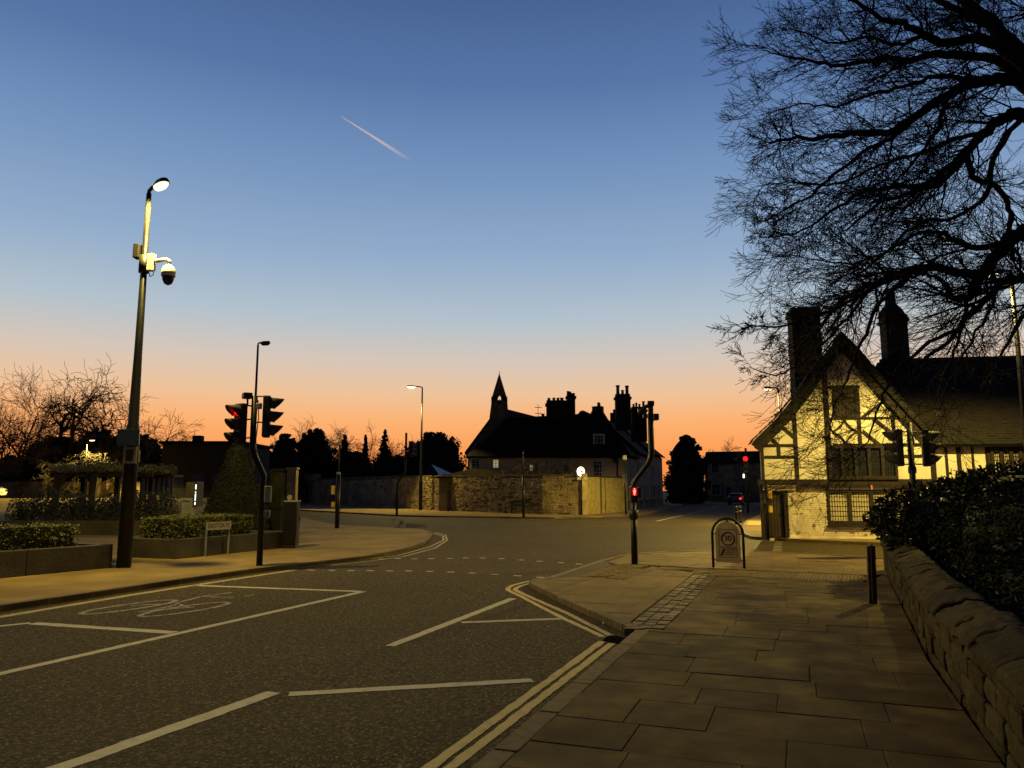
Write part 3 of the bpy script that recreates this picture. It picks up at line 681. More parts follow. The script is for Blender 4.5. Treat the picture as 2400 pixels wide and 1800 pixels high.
# door with frame
dz1 = Zz(1222); dd0, dd1 = A(166, 1495), A(266, 1495)
door = MB(); hbox(door, dd0, dd1, .12, dz1, -.35, -.28); door = door.build('door', 'wood', house)
for i in range(5):
    f0, f1 = dd0 + (dd1 - dd0) * i / 5 + .008, dd0 + (dd1 - dd0) * (i + 1) / 5 - .008; m = MB(); hbox(m, f0, f1, .14, dz1 - .03, -.281, -.262); m.build('plank', 'wood', door)
MB().tube([hw(dd1 - .1, -.25, 1.0), hw(dd1 - .1, -.2, 1.0), hw(dd1 - .1, -.2, .9)], .012, 6).build('handle', 'dark_metal', door)
m = MB(); hbox(m, ad0 - .02, dd0, .09, dz1 + .1, -.4, -.12); m.build('door_post', 'timber', house)
m = MB(); hbox(m, dd1, ad1 + .015, .09, dz1 + .1, -.4, -.14); m.build('door_post', 'timber', house)
m = MB(); hbox(m, ad0 - .02, ad1 + .12, dz1 + .1, zc0 - .004, -.4, -.1); m.build('door_lintel', 'timber', house)
# corner post at the left of the door
m = MB(); hbox(m, ad0 - .14, ad0 - .022, .05, dz1 + .25, -.3, -.14); m.build('corner_post', 'timber', house)
# wing: plaster and studs
zw1 = fp(1250, 948)[1]
m = MB(); hbox(m, aR, a_end, zj, zw1 + .3, -.28, -.01); m.build('plaster_wall', 'plaster', house)
for x0, x1 in ((1240, 1258), (1312, 1338), (1402, 1418), (1488, 1520)): trect(x0, 945, x1, 1150, -.03, .025, 'stud')
m = MB(); hbox(m, aR + .1, a_end, zw1 - .03, zw1 + .12, -.02, .03); m.build('wall_plate', 'timber', house)
window('upper_window', 1520, 952, 1711, 1150, 3, 'glass', .05, .07, .12, cols=4, rows=7)
ax = A(1711, 1150)
while ax < a_end: m = MB(); hbox(m, ax, ax + .16, zj, zw1, -.03, .026); m.build('stud', 'timber', house); ax += .75
# roofs
def roof_strip(pr, o0, o1, th, name):
    m = MB()
    for (a0, z0), (a1, z1) in zip(pr, pr[1:]):
        d = Vector((a1 - a0, z1 - z0)).normalized(); n_ = Vector((-d.y, d.x)) * th
        if n_.y > 0: n_ = -n_
        m.extrude([hw(a0, o0, z0), hw(a1, o0, z1), hw(a1 + n_.x, o0, z1 + n_.y), hw(a0 + n_.x, o0, z0 + n_.y)], HB * (o0 - o1))
    return m.build(name, 'roof_tile', house)
roof_strip(prof[:6], .28, -8.2, .17, 'gable_roof'); roof_strip(prof[5:], .28, -8.2, .17, 'gable_roof')
for pr, inn in ((prof[:6], inner[:5]), (prof[5:], inner[4:])):   # bargeboards under the verge
    m = MB()
    for i in range(len(pr) - 1):
        (a0, z0), (a1, z1) = pr[i], pr[i + 1]
        d = Vector((a1 - a0, z1 - z0)).normalized(); n_ = Vector((-d.y, d.x)); n_ = -n_ if n_.y > 0 else n_
        m.extrude([hw(a0 + n_.x * .16, .10, z0 + n_.y * .16), hw(a1 + n_.x * .16, .10, z1 + n_.y * .16), hw(a1 + n_.x * .42, .10, z1 + n_.y * .42), hw(a0 + n_.x * .42, .10, z0 + n_.y * .42)], HO * .06)
    m.build('bargeboard', 'timber', house)
# verge tiles: a row of thin plates stepping up each slope
for pr in (prof[:6], prof[5:]):
    m = MB()
    for (a0, z0), (a1, z1) in zip(pr, pr[1:]):
        L = math.hypot(a1 - a0, z1 - z0); k = max(1, int(L / .11)); d = Vector((a1 - a0, z1 - z0)) / L; n_ = Vector((-d.y, d.x)); n_ = n_ if n_.y > 0 else -n_
        up = 1 if (z1 > z0) else -1
        for i in range(k):
            for jj, o0 in enumerate((.30, .10, -.12)):
                p = Vector((a0, z0)) + d * (i / k * L) + n_ * (.012 + .01 * (i % 2)); q = p + d * (L / k * 1.25)
                p2, q2 = (p + n_ * .018, q) if up < 0 else (p, q + n_ * 0)
                lift = rng.uniform(0, .012)
                m.extrude([hw(p.x, o0, p.y + lift), hw(q.x, o0, q.y + lift - .0), hw(q.x + n_.x * .02, o0, q.y + n_.y * .02 + lift), hw(p.x + n_.x * .02, o0, p.y + n_.y * .02 + lift)], HO * -.2)
    vt = m.build('verge_tiles', 'roof_tile', house); vt['kind'] = 'stuff'
# wing roof facing the street, tile by tile
ez = fp(1300, 938, .35)[1]; ea0 = fp(1165, 940, .35)[0] - .1; rz = fp(1300, 428, -3.2)[1]; ra0 = fp(985, 435, -3.2)[0]
E0, E1, R0, R1 = hw(ea0, .35, ez), hw(a_end, .35, ez), hw(ra0, -3.2, rz), hw(a_end, -3.2, rz)
RC0 = hw(ra0 - 1.0, -3.2, rz)
m = MB(); nn = (E1 - E0).cross(R0 - E0).normalized()
m.extrude([E0, E1, R1, RC0, ], nn * -.12); m.build('wing_roof', 'roof_tile', house)
m = MB(); m.extrude([R1, hw(a_end, -6.8, ez), hw(ra0 - 2, -6.8, ez), RC0], (0, 0, -.1)); m.build('wing_roof', 'roof_tile', house)
m = MB(); rows = 38; sl = (R0 - hw(ra0, .35, ez))
for i in range(rows):
    f = i / rows; z_ = ez + (rz - ez) * f; o_ = .35 - 3.55 * f; a0 = ea0 + (ra0 - 1.0 - ea0) * f + .02; a = a0 + rng.uniform(0, .1)
    while a < a_end - .2:
        w = .165; lift = .012 + rng.uniform(0, .012) + (0.02 if rng.random() < .03 else 0)
        p = hw(a, o_, z_) + nn * lift; s_ = sl / rows * 1.12
        m.obox(p, HD * (w - .008), s_ - nn * .014, nn * .012); a += w
wt_ = m.build('roof_tiles', 'roof_tile', house); wt_['kind'] = 'stuff'
m = MB()
a = ra0 - .9
while a < a_end: m.tube([hw(a, -3.2, rz + .03), hw(a + .42, -3.2, rz + .035)], .11, 6); a += .44
m.build('ridge_tiles', 'roof_tile', house)
# chimneys
def chimney(x0, x1, ytop, ybot, o, dep, pots, name='chimney', cap=True):
    a0, zt_ = fp(x0, ytop, o); a1, _ = fp(x1, ytop, o); _, zb = fp(x0, ybot, o)
    m = MB(); hbox(m, a0, a1, zb - 1.5, zt_ - .28, o - dep, o); hbox(m, a0 - .06, a1 + .06, zt_ - .28, zt_ - .14, o - dep - .06, o + .06); hbox(m, a0 - .02, a1 + .02, zt_ - .14, zt_, o - dep - .02, o + .02)
    rg = random.Random(int(x0))
    for k in range(10): # slipped bricks on the crown
        a = rg.uniform(a0, a1 - .2); hbox(m, a, a + .2, zt_, zt_ + rg.uniform(.02, .07), o - .3, o - .1)
    c = m.build(name, 'chimney_brick', house)
    for k in range(pots):
        a = a0 + (a1 - a0) * (k + .5) / pots; MB().lathe(hw(a, o - dep / 2, zt_), [(.13, 0), (.11, .3), (.13, .34), (.13, .4)], 10).build('chimney_pot', 'terracotta', c)
chimney(297, 470, 108, 600, -2.2, .9, 0)
chimney(868, 1000, 150, 470, -3.0, .8, 0)
a0, z0 = fp(875, 120, -3.0); a1, z1 = fp(960, 0, -3.0); c_ = fp(925, 150, -3.0)
m = MB(); zc = fp(900, 150, -3.0)[1]; ac = (fp(868, 150, -3.0)[0] + fp(1000, 150, -3.0)[0]) / 2
m.lathe(hw(ac - .05, -3.4, zc), [(.55, 0), (.42, .25), (.22, .5), (.17, 1.0), (.2, 1.06), (.2, 1.12)], 8); m.build('chimney_stack', 'chimney_brick', house)
# yellow crossing push-buttons on a post by the door
pp = hw(ad0 - .02, .35, 0.1)
ppost = thing('crossing_post', pp, 'dark post with two yellow crossing boxes beside the timbered house door', 'crossing post', 'crossing posts with yellow boxes')
MB().tube([pp, pp + Vector((0, 0, 2.0))], .055, 10).build('post', 'black_metal', ppost, True)
for dz, hh in ((1.55, .36), (1.02, .24)):
    MB().cbox(pp + Vector((.09, -.04, dz)), .13, .16, hh, .2).build('button_box', 'yellow_box', ppost, bevel=.01)

# ================================================================== stone wall across the junction
wp = [Vector(p) for p in ((-38, 122), (-28, 105.5), (-20.3, 91.5), (-10.8, 73.5), (-3.9, 62.5), (2.2, 55.2), (4.9, 53.9))]
wl_ = thing('stone_wall', (wp[4].x, wp[4].y, 0), 'long tall rubble stone garden wall across the junction with arched doorway', 'wall')
def wz(p): return 3.15 if p.y > 80 else 2.75 + (p.y - 54) / 26 * .4
rng = random.Random(5)
m = MB(); ms = MB(); mc = MB()
for a, b_ in zip(wp, wp[1:]):
    L = (b_ - a).length; d = (b_ - a) / L; n_ = Vector((d.y, -d.x)); n_ = n_ if n_.dot(Vector((0, -1))) > 0 else -n_
    h0, h1 = wz(a), wz(b_)
    m.v += [Vector((*(a + n_ * 0), 0.05)), Vector((*b_, 0.05)), Vector((*(b_ - n_ * .4), 0.05)), Vector((*(a - n_ * .4), 0.05)), Vector((*a, h0)), Vector((*b_, h1)), Vector((*(b_ - n_ * .4), h1)), Vector((*(a - n_ * .4), h0))]
    k = len(m.v) - 8; m.f += [tuple(k + i for i in q) for q in ((0, 1, 5, 4), (1, 2, 6, 5), (2, 3, 7, 6), (3, 0, 4, 7), (4, 5, 6, 7))]
    z = 0.06
    far = a.y > 85
    while z < max(h0, h1) - .08:
        hgt = rng.uniform(.10, .19) if not far else .28; s = 0
        while s < L:
            w = rng.uniform(.22, .6) if not far else rng.uniform(.6, 1.2)
            hh = h0 + (h1 - h0) * s / L
            if z + hgt < hh and rng.random() > .06:
                p = a + d * s; pr_ = rng.uniform(.0, .055) + (.05 if rng.random() < .06 else 0)
                ms.obox((p.x, p.y, z + .012), (*(d * (min(w, L - s) - .025)), 0), (*(n_ * (.01 + pr_)), 0), (0, 0, hgt - .022))
            s += w
        z += hgt
    s = 0
    while s < L:
        w = rng.uniform(.5, .9); p = a + d * s + n_ * .07; hh = h0 + (h1 - h0) * s / L
        mc.obox((p.x, p.y, hh + .002), (*(d * min(w - .02, L - s)), 0), (*(n_ * -.54), 0), (0, 0, rng.uniform(.08, .14))); s += w
m.build('wall_core', 'stone_dark', wl_); x = ms.build('stones', 'stone', wl_); x['kind'] = 'stuff'
x = mc.build('coping_stones', 'stone_dark', wl_); x['kind'] = 'stuff'
# arched doorway with surround, at the far end
ad = at(668, 1086, 90); dW = (wp[2] - wp[1]).normalized(); nW = Vector((dW.y, -dW.x)); nW = nW if nW.y < 0 else -nW
pa = min((wp[1] + dW * s for s in [i * .2 for i in range(120)]), key=lambda p: abs(p.x / p.y - ad.x / ad.y))
def wpt(s, o, z): q = pa + dW * s + nW * o; return Vector((q.x, q.y, z))
def archpoly(w, h, o): return [wpt(-w, o, .1), wpt(w, o, .1)] + [wpt(w * math.cos(t), o, h - w + w * 1.2 * math.sin(t)) for t in [math.pi * i / 10 for i in range(11)]]
dr = MB().extrude(archpoly(1.25, 3.55, .12), (*(nW * .12), 0)).build('door_surround', 'stone', wl_)
MB().extrude(archpoly(.8, 3.05, .245), (*(nW * .03), 0)).build('arched_door', 'wood', wl_)
MB().obox(wpt(-2.6, -.2, wz(pa)), (*(dW * 7.5), 0), (*(nW * .5), 0), (0, 0, .75)).build('wall_head', 'stone', wl_)
# boarded gates between the wall and the house corner
g0, g1 = Vector((4.95, 53.95)), Vector((8.75, 61.2)); gd = (g1 - g0).normalized(); gn = Vector((gd.y, -gd.x)); GL = (g1 - g0).length
gate = thing('boarded_gate', (g0.x, g0.y, .1), 'tall pair of weathered boarded gates between stone wall and cream house', 'gate')
for k in range(18):
    p = g0 + gd * (GL * k / 18 + .01); top = 2.62
    MB().obox((p.x, p.y, .1), (*(gd * (GL / 18 - .02)), 0), (*(gn * (.05 + .012 * rng.random())), 0), (0, 0, top)).build('board', 'boards', gate)
for zz in (.5, 2.2): MB().obox((g0.x, g0.y, zz), (*(gd * GL), 0), (*(gn * -.06), 0), (0, 0, .14)).build('ledge', 'boards', gate)
MB().obox((g0.x, g0.y, 2.73), (*(gd * GL), 0), (*(gn * .12), 0), (0, 0, .09)).build('top_rail', 'wood', gate)
gm = g0 + gd * GL * .5
MB().obox((gm.x + gn.x * .065, gm.y + gn.y * .065, .12), (*(gd * .05), 0), (*(gn * .02), 0), (0, 0, 2.6)).build('meeting_stile', 'wood', gate)
for p in (g0, g1): MB().cbox((p.x, p.y, 1.5), .45, .45, 2.9, .5).build('gate_pier', 'stone', gate)

# ================================================================== cream house behind the wall
def z4(x, y, Y): return atS(*Z4(x, y), Y)
HY = 66.0
cream = thing('cream_house', z4(1100, 1130, HY + 3), 'cream rendered house with steep slate roof, dormer and chimneys behind the stone wall', 'house')
cl, crr = z4(85, 920, HY).x, z4(1612, 920, HY).x; eav = z4(1200, 912, HY).z
MB().box(cl, crr, HY, HY + 8, .1, eav).build('wall', 'render_cream', cream)
MB().box(cl - .25, crr + .25, HY - .35, HY - .02, eav - .12, eav + .02).build('gutter', 'slate', cream)
# roof: front slope, hips
rY = HY + 4
rl, rr_ = z4(720, 520, rY), z4(1500, 487, rY); rzz = rr_.z
P = [Vector((cl - .3, HY - .35, eav)), Vector((crr + .3, HY - .35, eav)), Vector((rr_.x - 1.0, rY, rzz)), Vector((rl.x - 2.5, rY, rzz - .5))]
Q = [Vector((cl - .3, HY + 8.3, eav)), Vector((crr + .3, HY + 8.3, eav))]
m = MB(); m.v = P + Q; m.f = [(0, 1, 2, 3), (1, 5, 2), (5, 4, 3, 2), (4, 0, 3)]; rf = m.build('roof', 'slate', cream)
def slates(parent, A0, A1, B1, B0, rows, w, seed):
    rg = random.Random(seed); m = MB(); nn = (A1 - A0).cross(B0 - A0).normalized(); nn = nn if nn.z > 0 else -nn
    for i in range(rows):
        p, q = A0.lerp(B0, i / rows), A1.lerp(B1, i / rows); p2, q2 = A0.lerp(B0, (i + 1.1) / rows), A1.lerp(B1, (i + 1.1) / rows); L = (q - p).length; k = max(1, int(L / w))
        for j in range(k):
            lift = nn * rg.uniform(.015, .04); a_, b_ = p.lerp(q, j / k), p.lerp(q, (j + .97) / k); c_, d_ = p2.lerp(q2, (j + .97) / k), p2.lerp(q2, j / k)
            m.quad(a_ + lift, b_ + lift, c_ + nn * .012, d_ + nn * .012)
    x = m.build('slates', 'slate', parent, kind='stuff'); return x
slates(rf, P[0], P[1], P[2], P[3], 26, .4, 4)
# dormer / roof window and sash windows
def sash(x0, y0, x1, y1, Y, parent, lit=False, cols=2, rows=4, frame='white_frame', fw=.09):
    a, b_ = z4(x0, y1, Y), z4(x1, y0, Y); m = MB()
    m.box(a.x, b_.x, Y - .06, Y + .05, a.z, a.z + fw); m.box(a.x, b_.x, Y - .06, Y + .05, b_.z - fw, b_.z); m.box(a.x, a.x + fw, Y - .06, Y + .05, a.z + fw, b_.z - fw); m.box(b_.x - fw, b_.x, Y - .06, Y + .05, a.z + fw, b_.z - fw)
    w = m.build('window', frame, parent)
    MB().box(a.x + fw, b_.x - fw, Y - .02, Y - .005, a.z + fw, b_.z - fw).build('pane', 'window_lit' if lit else 'glass', w)
    m = MB()
    for k in range(1, cols): x = a.x + (b_.x - a.x) * k / cols; m.box(x - .018, x + .018, Y - .045, Y - .021, a.z + fw, b_.z - fw)
    for k in range(1, rows): z = a.z + (b_.z - a.z) * k / rows; m.box(a.x + fw, b_.x - fw, Y - .0452, Y - .0212, z - .018, z + .018)
    m.build('glazing_bar', frame, w); return w
sash(1285, 950, 1375, 1108, HY - .01, cream, cols=3, rows=4); sash(305, 935, 375, 1030, HY - .01, cream, True); sash(100, 930, 190, 1030, HY - .01, cream); sash(660, 985, 712, 1060, HY - .01, cream, True)
dy = HY + .9
d0, d1 = z4(1270, 838, dy), z4(1412, 680, dy)
dm = MB().box(d0.x, d1.x, dy, dy + 3, d0.z - .3, d1.z).build('dormer', 'slate', cream); sash(1287, 692, 1398, 825, dy - .06, cream, cols=3, rows=3, fw=.14)
MB().obox((d0.x - .1, dy - .15, d1.z), (d1.x - d0.x + .2, 0, 0), (0, 3.2, .25), (0, 0, .08)).build('dormer_roof', 'slate', dm)
# downpipe and hopper
p = z4(1520, 912, HY - .12); MB().tube([(p.x, HY - .1, .3), (p.x, HY - .1, eav - .1)], .06, 8).build('downpipe', 'black_metal', cream)
a = z4(1490, 945, HY - .2); MB().box(a.x - .1, a.x + .35, HY - .3, HY - .05, a.z - .2, a.z + .25).build('hopper', 'black_metal', cream)
def stack(x0, x1, yt, yb, Y, pots, dep=.9):
    a, b_ = z4(x0, yt, Y), z4(x1, yt, Y); zb = z4(x0, yb, Y).z
    m = MB(); m.box(a.x, b_.x, Y - dep / 2, Y + dep / 2, zb - 1.5, a.z - .5); m.box(a.x - .1, b_.x + .1, Y - dep / 2 - .1, Y + dep / 2 + .1, a.z - .5, a.z - .28); m.box(a.x + .02, b_.x - .02, Y - dep / 2 + .02, Y + dep / 2 - .02, a.z - .28, a.z)
    c = m.build('chimney', 'chimney_brick', cream)
    for px, ph, pw in pots:
        q = z4(px, yt, Y); t = z4(px, ph, Y); h = t.z - q.z
        MB().lathe((q.x, Y, q.z - .02), [(pw, 0), (pw * .85, h * .1), (pw * .75, h * .8), (pw, h * .85), (pw, h)], 10).build('chimney_pot', 'terracotta', c)
    return c
stack(832, 1028, 370, 520, rY, [(857, 342, .16), (905, 340, .16), (945, 340, .16), (982, 340, .2)])
stack(1030, 1108, 300, 520, rY + .6, [(1042, 275, .14), (1062, 280, .14)])
stack(1502, 1642, 308, 500, rY + 1.5, [(1527, 218, .19), (1573, 265, .16), (1616, 222, .19)])
stack(1657, 1798, 432, 620, rY + 5, [(1680, 400, .13), (1707, 388, .13), (1737, 400, .13), (1776, 374, .15)])
stack(1268, 1320, 475, 500, rY + .5, [(1290, 425, .17)])
stack(785, 812, 505, 530, rY + .5, [(797, 495, .2)])
p = z4(752, 520, rY); MB().tube([p - Vector((0, 0, .6)), p + Vector((0, 0, 1.1))], .025, 6).build('weather_vane', 'black_metal', cream)
for dz, w in ((.8, .32), (.25, .28)): MB().tube([p + Vector((-w, 0, dz)), p + Vector((w, 0, dz))], .03, 5).build('vane_arm', 'black_metal', cream)
# chapel with bellcote spire beside it
CY = 71.0
chap = thing('chapel', z4(375, 1130, CY + 5), 'small dark chapel with pointed stone bellcote spire beside the cream house', 'chapel')
ap = z4(365, 430, CY); bl = z4(38, 868, CY); br = Vector((2 * ap.x - bl.x, CY, bl.z))
m = MB(); m.extrude([Vector((bl.x + .3, CY, .1)), Vector((br.x - .3, CY, .1)), Vector((br.x - .3, CY, bl.z)), ap - Vector((0, 0, .3)), Vector((bl.x + .3, CY, bl.z))], (0, .5, 0)); m.build('gable_wall', 'stone_dark', chap)
bk = Vector((6.5, 16, 0))
m = MB(); m.v = [bl, ap, br, bl + bk, ap + bk, br + bk]; m.f = [(0, 1, 4, 3), (1, 2, 5, 4)]
off = [v - Vector((0, 0, .25)) for v in m.v]; m.v = m.v + off; m.f += [(6, 9, 10, 7), (7, 10, 11, 8), (0, 6, 7, 1), (1, 7, 8, 2), (3, 4, 10, 9), (4, 5, 11, 10), (0, 3, 9, 6), (2, 8, 11, 5)]
m.build('roof', 'slate', chap)
m = MB(); m.prism([(bl.x + .4, CY + .5), (br.x - .4, CY + .5), (br.x + bk.x - .4, CY + bk.y), (bl.x + bk.x + .4, CY + bk.y)], .1, bl.z); m.build('nave_wall', 'stone_dark', chap)
# bellcote: two legs, arch, bell, spire
bx0, bx1 = z4(275, 545, CY), z4(465, 505, CY); dpt = 1.5
def bc(x, y): return z4(x, y, CY - .05)
m = MB()
m.extrude([bc(275, 560), bc(465, 560), bc(455, 400), bc(296, 400)], (0, dpt, 0)); tower = m.build('bellcote', 'stone_dark', chap)
for x0, x1 in ((296, 358), (390, 452)): MB().extrude([bc(x0, 401), bc(x1, 401), bc(x1, 330), bc(x0, 330)], (0, dpt, 0)).build('bellcote_pier', 'stone_dark', tower)
for x0, x1, yy in ((296, 366, 330), (382, 452, 330)): pass
m = MB()
m.extrude([bc(294, 362), bc(358, 362), bc(358, 330), bc(365, 314), bc(374, 303), bc(374, 100), ], (0, dpt, 0)); m.extrude([bc(374, 100), bc(374, 303), bc(384, 314), bc(390, 330), bc(390, 362), bc(454, 362)], (0, dpt, 0))
m.build('spire', 'stone_dark', tower)
MB().tube([bc(374, 105) + Vector((0, dpt / 2, 0)), bc(374, 72) + Vector((0, dpt / 2, 0))], .03, 6).build('finial', 'black_metal', tower)
q = bc(374, 340) + Vector((0, dpt / 2, 0)); MB().lathe(q - Vector((0, 0, .55)), [(.26, 0), (.22, .08), (.15, .32), (.06, .42), (.02, .5)], 12).build('bell', 'dark_metal', tower)
MB().extrude([bc(358, 372), bc(390, 372), bc(390, 364), bc(358, 364)], (0, dpt, 0)).build('bell_beam', 'wood', tower)
# small pavilion roofs just behind the wall
def hip(name, c, wx, wy, ze, zt, label, mats, wall=True):
    t = thing(name, (c[0], c[1], 0), label, 'outbuilding', 'low hipped outbuildings behind the stone wall'); x, y = c
    MB().box(x - wx + .2, x + wx - .2, y - wy + .2, y + wy - .2, .08, ze).build('wall', 'stone_dark', t)
    vs = [Vector((x - wx, y - wy, ze)), Vector((x + wx, y - wy, ze)), Vector((x + wx, y + wy, ze)), Vector((x - wx, y + wy, ze)), Vector((x - wx * .15, y, zt)), Vector((x + wx * .15, y, zt))]
    for i, (f, mt) in enumerate((((0, 1, 5, 4), mats[0]), ((1, 2, 5), mats[1]), ((2, 3, 4, 5), mats[0]), ((3, 0, 4), mats[0]))):
        mm = MB(); nrm = (vs[f[1]] - vs[f[0]]).cross(vs[f[2]] - vs[f[0]]).normalized(); mm.extrude([vs[k] for k in f], nrm * -.1); mm.build('roof_slope', mt, t)
# glazed slope, the sky's reflection put into its pale colour
p0, p1, p2, p3 = atS(*[640 + 1540 / 4.148, 850 + 988 / 4.148], 73), atS(640 + 1612 / 4.148, 850 + 1086 / 4.148, 70.5), atS(640 + 1742 / 4.148, 850 + 1080 / 4.148, 71.5), atS(640 + 1340 / 4.148, 850 + 1085 / 4.148, 70.5)
pav = thing('garden_pavilion', (p1.x, 72, 0), 'low pavilion with dark pyramid roof and one pale glazed slope behind the stone wall', 'outbuilding')
MB().box(p3.x + .4, p2.x - .4, 71.8, 77, .08, p1.z - .05).build('wall', 'stone_dark', pav)
m = MB(); nrm = (p1 - p0).cross(p2 - p0).normalized(); m.extrude([p0, p1, p2], nrm * (.06 if nrm.y > 0 else -.06)); m.build('glazed_slope', 'slate_sky_sheen', pav)
m = MB(); nrm = (p3 - p0).cross(p1 - p0).normalized(); m.extrude([p0 + Vector((0, .03, 0)), p3, p1 - Vector((.04, 0, 0))], nrm * (.1 if nrm.y > 0 else -.1)); m.build('roof_slope', 'slate', pav)
pb_ = Vector((p0.x + 1.5, 77.5, p1.z)); m = MB(); m.extrude([p0, Vector((p3.x, 77, p3.z)), p3], (0.05, 0, -.08)); m.extrude([p0, p2, Vector((p2.x, 77, p2.z))], (-.05, 0, -.08)); m.build('roof_slope', 'slate', pav)
c = z4(200, 1105, 66 - 1.8); hip('garden_store', (c.x - .3, 65.6), 3.4, 1.6, 2.9, z4(200, 1030, 65.6).z, 'low store with dark hipped roof in front of cream house left end', ('slate', 'slate'))

# ================================================================== terrace along the street ahead, left side
def row_house(name, p0, p1, dep, ze, zr, label, wins, wallmat='render_dim', chim=1, grp='terraced houses along the street ahead'):
    p0, p1 = Vector(p0), Vector(p1); d = (p1 - p0); L = d.length; d /= L; n_ = Vector((d.y, -d.x)); t = thing(name, (p0.x, p0.y, .1), label, 'house', grp)
    W3 = lambda s, o, z: Vector((*(p0 + d * s + n_ * o), z))
    MB().obox(W3(0, 0, .1), (*(d * L), 0), (*(n_ * -dep), 0), (0, 0, ze - .1)).build('wall', wallmat, t)
    MB().obox(W3(0, .03, .1), (*(d * L), 0), (*(n_ * -.03), 0), (0, 0, .75)).build('plinth', 'stone_dark', t)
    for s_ in (0.0, L - .35):
        MB().extrude([W3(s_, 0, ze + .001), W3(s_, -dep, ze + .001), W3(s_, -dep / 2, zr - .12)], (*(d * .35), 0)).build('gable', 'slate', t)
    for o0 in (.3, -dep - .3):
        mm = MB(); q = [W3(-.1, o0, ze), W3(L + .1, o0, ze), W3(L + .1, -dep / 2, zr), W3(-.1, -dep / 2, zr)]; nn = (q[1] - q[0]).cross(q[3] - q[0]).normalized(); nn = nn if nn.z > 0 else -nn
        mm.extrude(q, nn * .12); mm.build('roof', 'slate', t)
    for i in range(chim):
        s_ = L * (i + .5) / chim if chim > 1 else L - 1.0
        mm = MB(); mm.obox(W3(s_, -dep / 2 + .4, zr - .8), (*(d * .9), 0), (*(n_ * -.8), 0), (0, 0, 2.0)); cc = mm.build('chimney', 'chimney_brick', t)
        for k in range(2): MB().lathe(W3(s_ + .25 + .4 * k, -dep / 2, zr + 1.19), [(.14, 0), (.11, .3), (.13, .4)], 8).build('chimney_pot', 'terracotta', cc)
    for kind, s0, s1, z0, z1, lit in wins:
        fw = .08; mm = MB()
        for a0, a1, b0, b1 in ((s0, s1, z0, z0 + fw), (s0, s1, z1 - fw, z1), (s0, s0 + fw, z0 + fw, z1 - fw), (s1 - fw, s1, z0 + fw, z1 - fw)):
            mm.obox(W3(a0, -.02, b0), (*(d * (a1 - a0)), 0), (*(n_ * .08), 0), (0, 0, b1 - b0))
        w = mm.build(kind, 'white_frame', t)
        MB().obox(W3(s0 + fw, .0, z0 + fw), (*(d * (s1 - s0 - 2 * fw)), 0), (*(n_ * .03), 0), (0, 0, z1 - z0 - 2 * fw)).build('pane' if kind == 'window' else 'leaf', ('window_lit' if lit else 'glass') if kind == 'window' else 'wood', w)
        if kind == 'window':
            mm = MB(); sm = (s0 + s1) / 2; mm.obox(W3(sm - .02, .031, z0 + fw), (*(d * .04), 0), (*(n_ * .02), 0), (0, 0, z1 - z0 - 2 * fw)); zm = (z0 + z1) / 2
            mm.obox(W3(s0 + fw, .0312, zm - .02), (*(d * (s1 - s0 - 2 * fw)), 0), (*(n_ * .02), 0), (0, 0, .04)); mm.build('glazing_bar', 'white_frame', w)
            MB().obox(W3(s0 - .08, 0, z0 - .1), (*(d * (s1 - s0 + .16)), 0), (*(n_ * .12), 0), (0, 0, .09)).build('sill', 'stone', w)
    return t
w1 = [('window', 1.2, 2.2, 1.1, 2.6, 0), ('window', 4.2, 5.2, 1.1, 2.6, 0), ('door', 2.9, 3.7, .12, 2.2, 0), ('window', 1.2, 2.2, 3.2, 4.3, 0), ('window', 4.2, 5.2, 3.2, 4.3, 0)]
w2 = [('window', 1.2, 2.3, .9, 2.5, 0), ('window', 5.2, 6.3, .9, 2.5, 0), ('door', 3.4, 4.3, .12, 2.3, 0), ('window', 1.2, 2.2, 3.3, 4.6, 0), ('window', 5.2, 6.2, 3.3, 4.6, 0)]
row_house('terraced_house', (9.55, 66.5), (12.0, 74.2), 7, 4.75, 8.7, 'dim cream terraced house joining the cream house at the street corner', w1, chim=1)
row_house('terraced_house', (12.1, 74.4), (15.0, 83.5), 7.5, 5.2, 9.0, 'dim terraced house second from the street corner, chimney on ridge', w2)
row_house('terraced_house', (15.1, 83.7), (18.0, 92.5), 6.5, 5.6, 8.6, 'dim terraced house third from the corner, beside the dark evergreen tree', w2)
# houses closing the street
w3 = [('window', 1.0, 2.4, 1.0, 2.9, 0), ('door', 3.2, 4.2, .12, 2.5, 1), ('window', 1.1, 2.3, 4.6, 6.2, 0), ('window', 5.2, 6.4, 1.0, 2.9, 0), ('window', 5.2, 6.3, 4.6, 6.2, 0)]
row_house('end_house', (31.8, 127.5), (41.5, 124), 8, 6.2, 8.2, 'dark brick house with white window and door closing the far end of street', [(k, 9.7 - 0 - a if False else a, b_, c_, d_, e_) for k, a, b_, c_, d_, e_ in w3], 'stone', 1, 'houses closing the far end of the street')
for i, (y0, ln) in enumerate(((64, 11), (76, 12), (90, 14))):
    a = Vector((20.9 + (y0 - 64) * .36, y0)); b_ = a + Vector((.35, .937)) * (ln - .6)
    row_house('roadside_house', b_, a, 7, 5.0 + .5 * (i % 2), 7.4 + .6 * i, ('dark roadside house nearest behind the red light on the right side', 'dark roadside house in the middle of the right side', 'dark roadside house farthest along the right side')[i], [('window', 1.2, 2.2, 1, 2.5, i == 0), ('window', 4.2, 5.2, 1, 2.5, 0), ('door', 2.9, 3.7, .12, 2.2, 0), ('window', 1.2, 2.2, 3.3, 4.5, 0)], 'render_dim', 1, 'houses along the right side of the street')

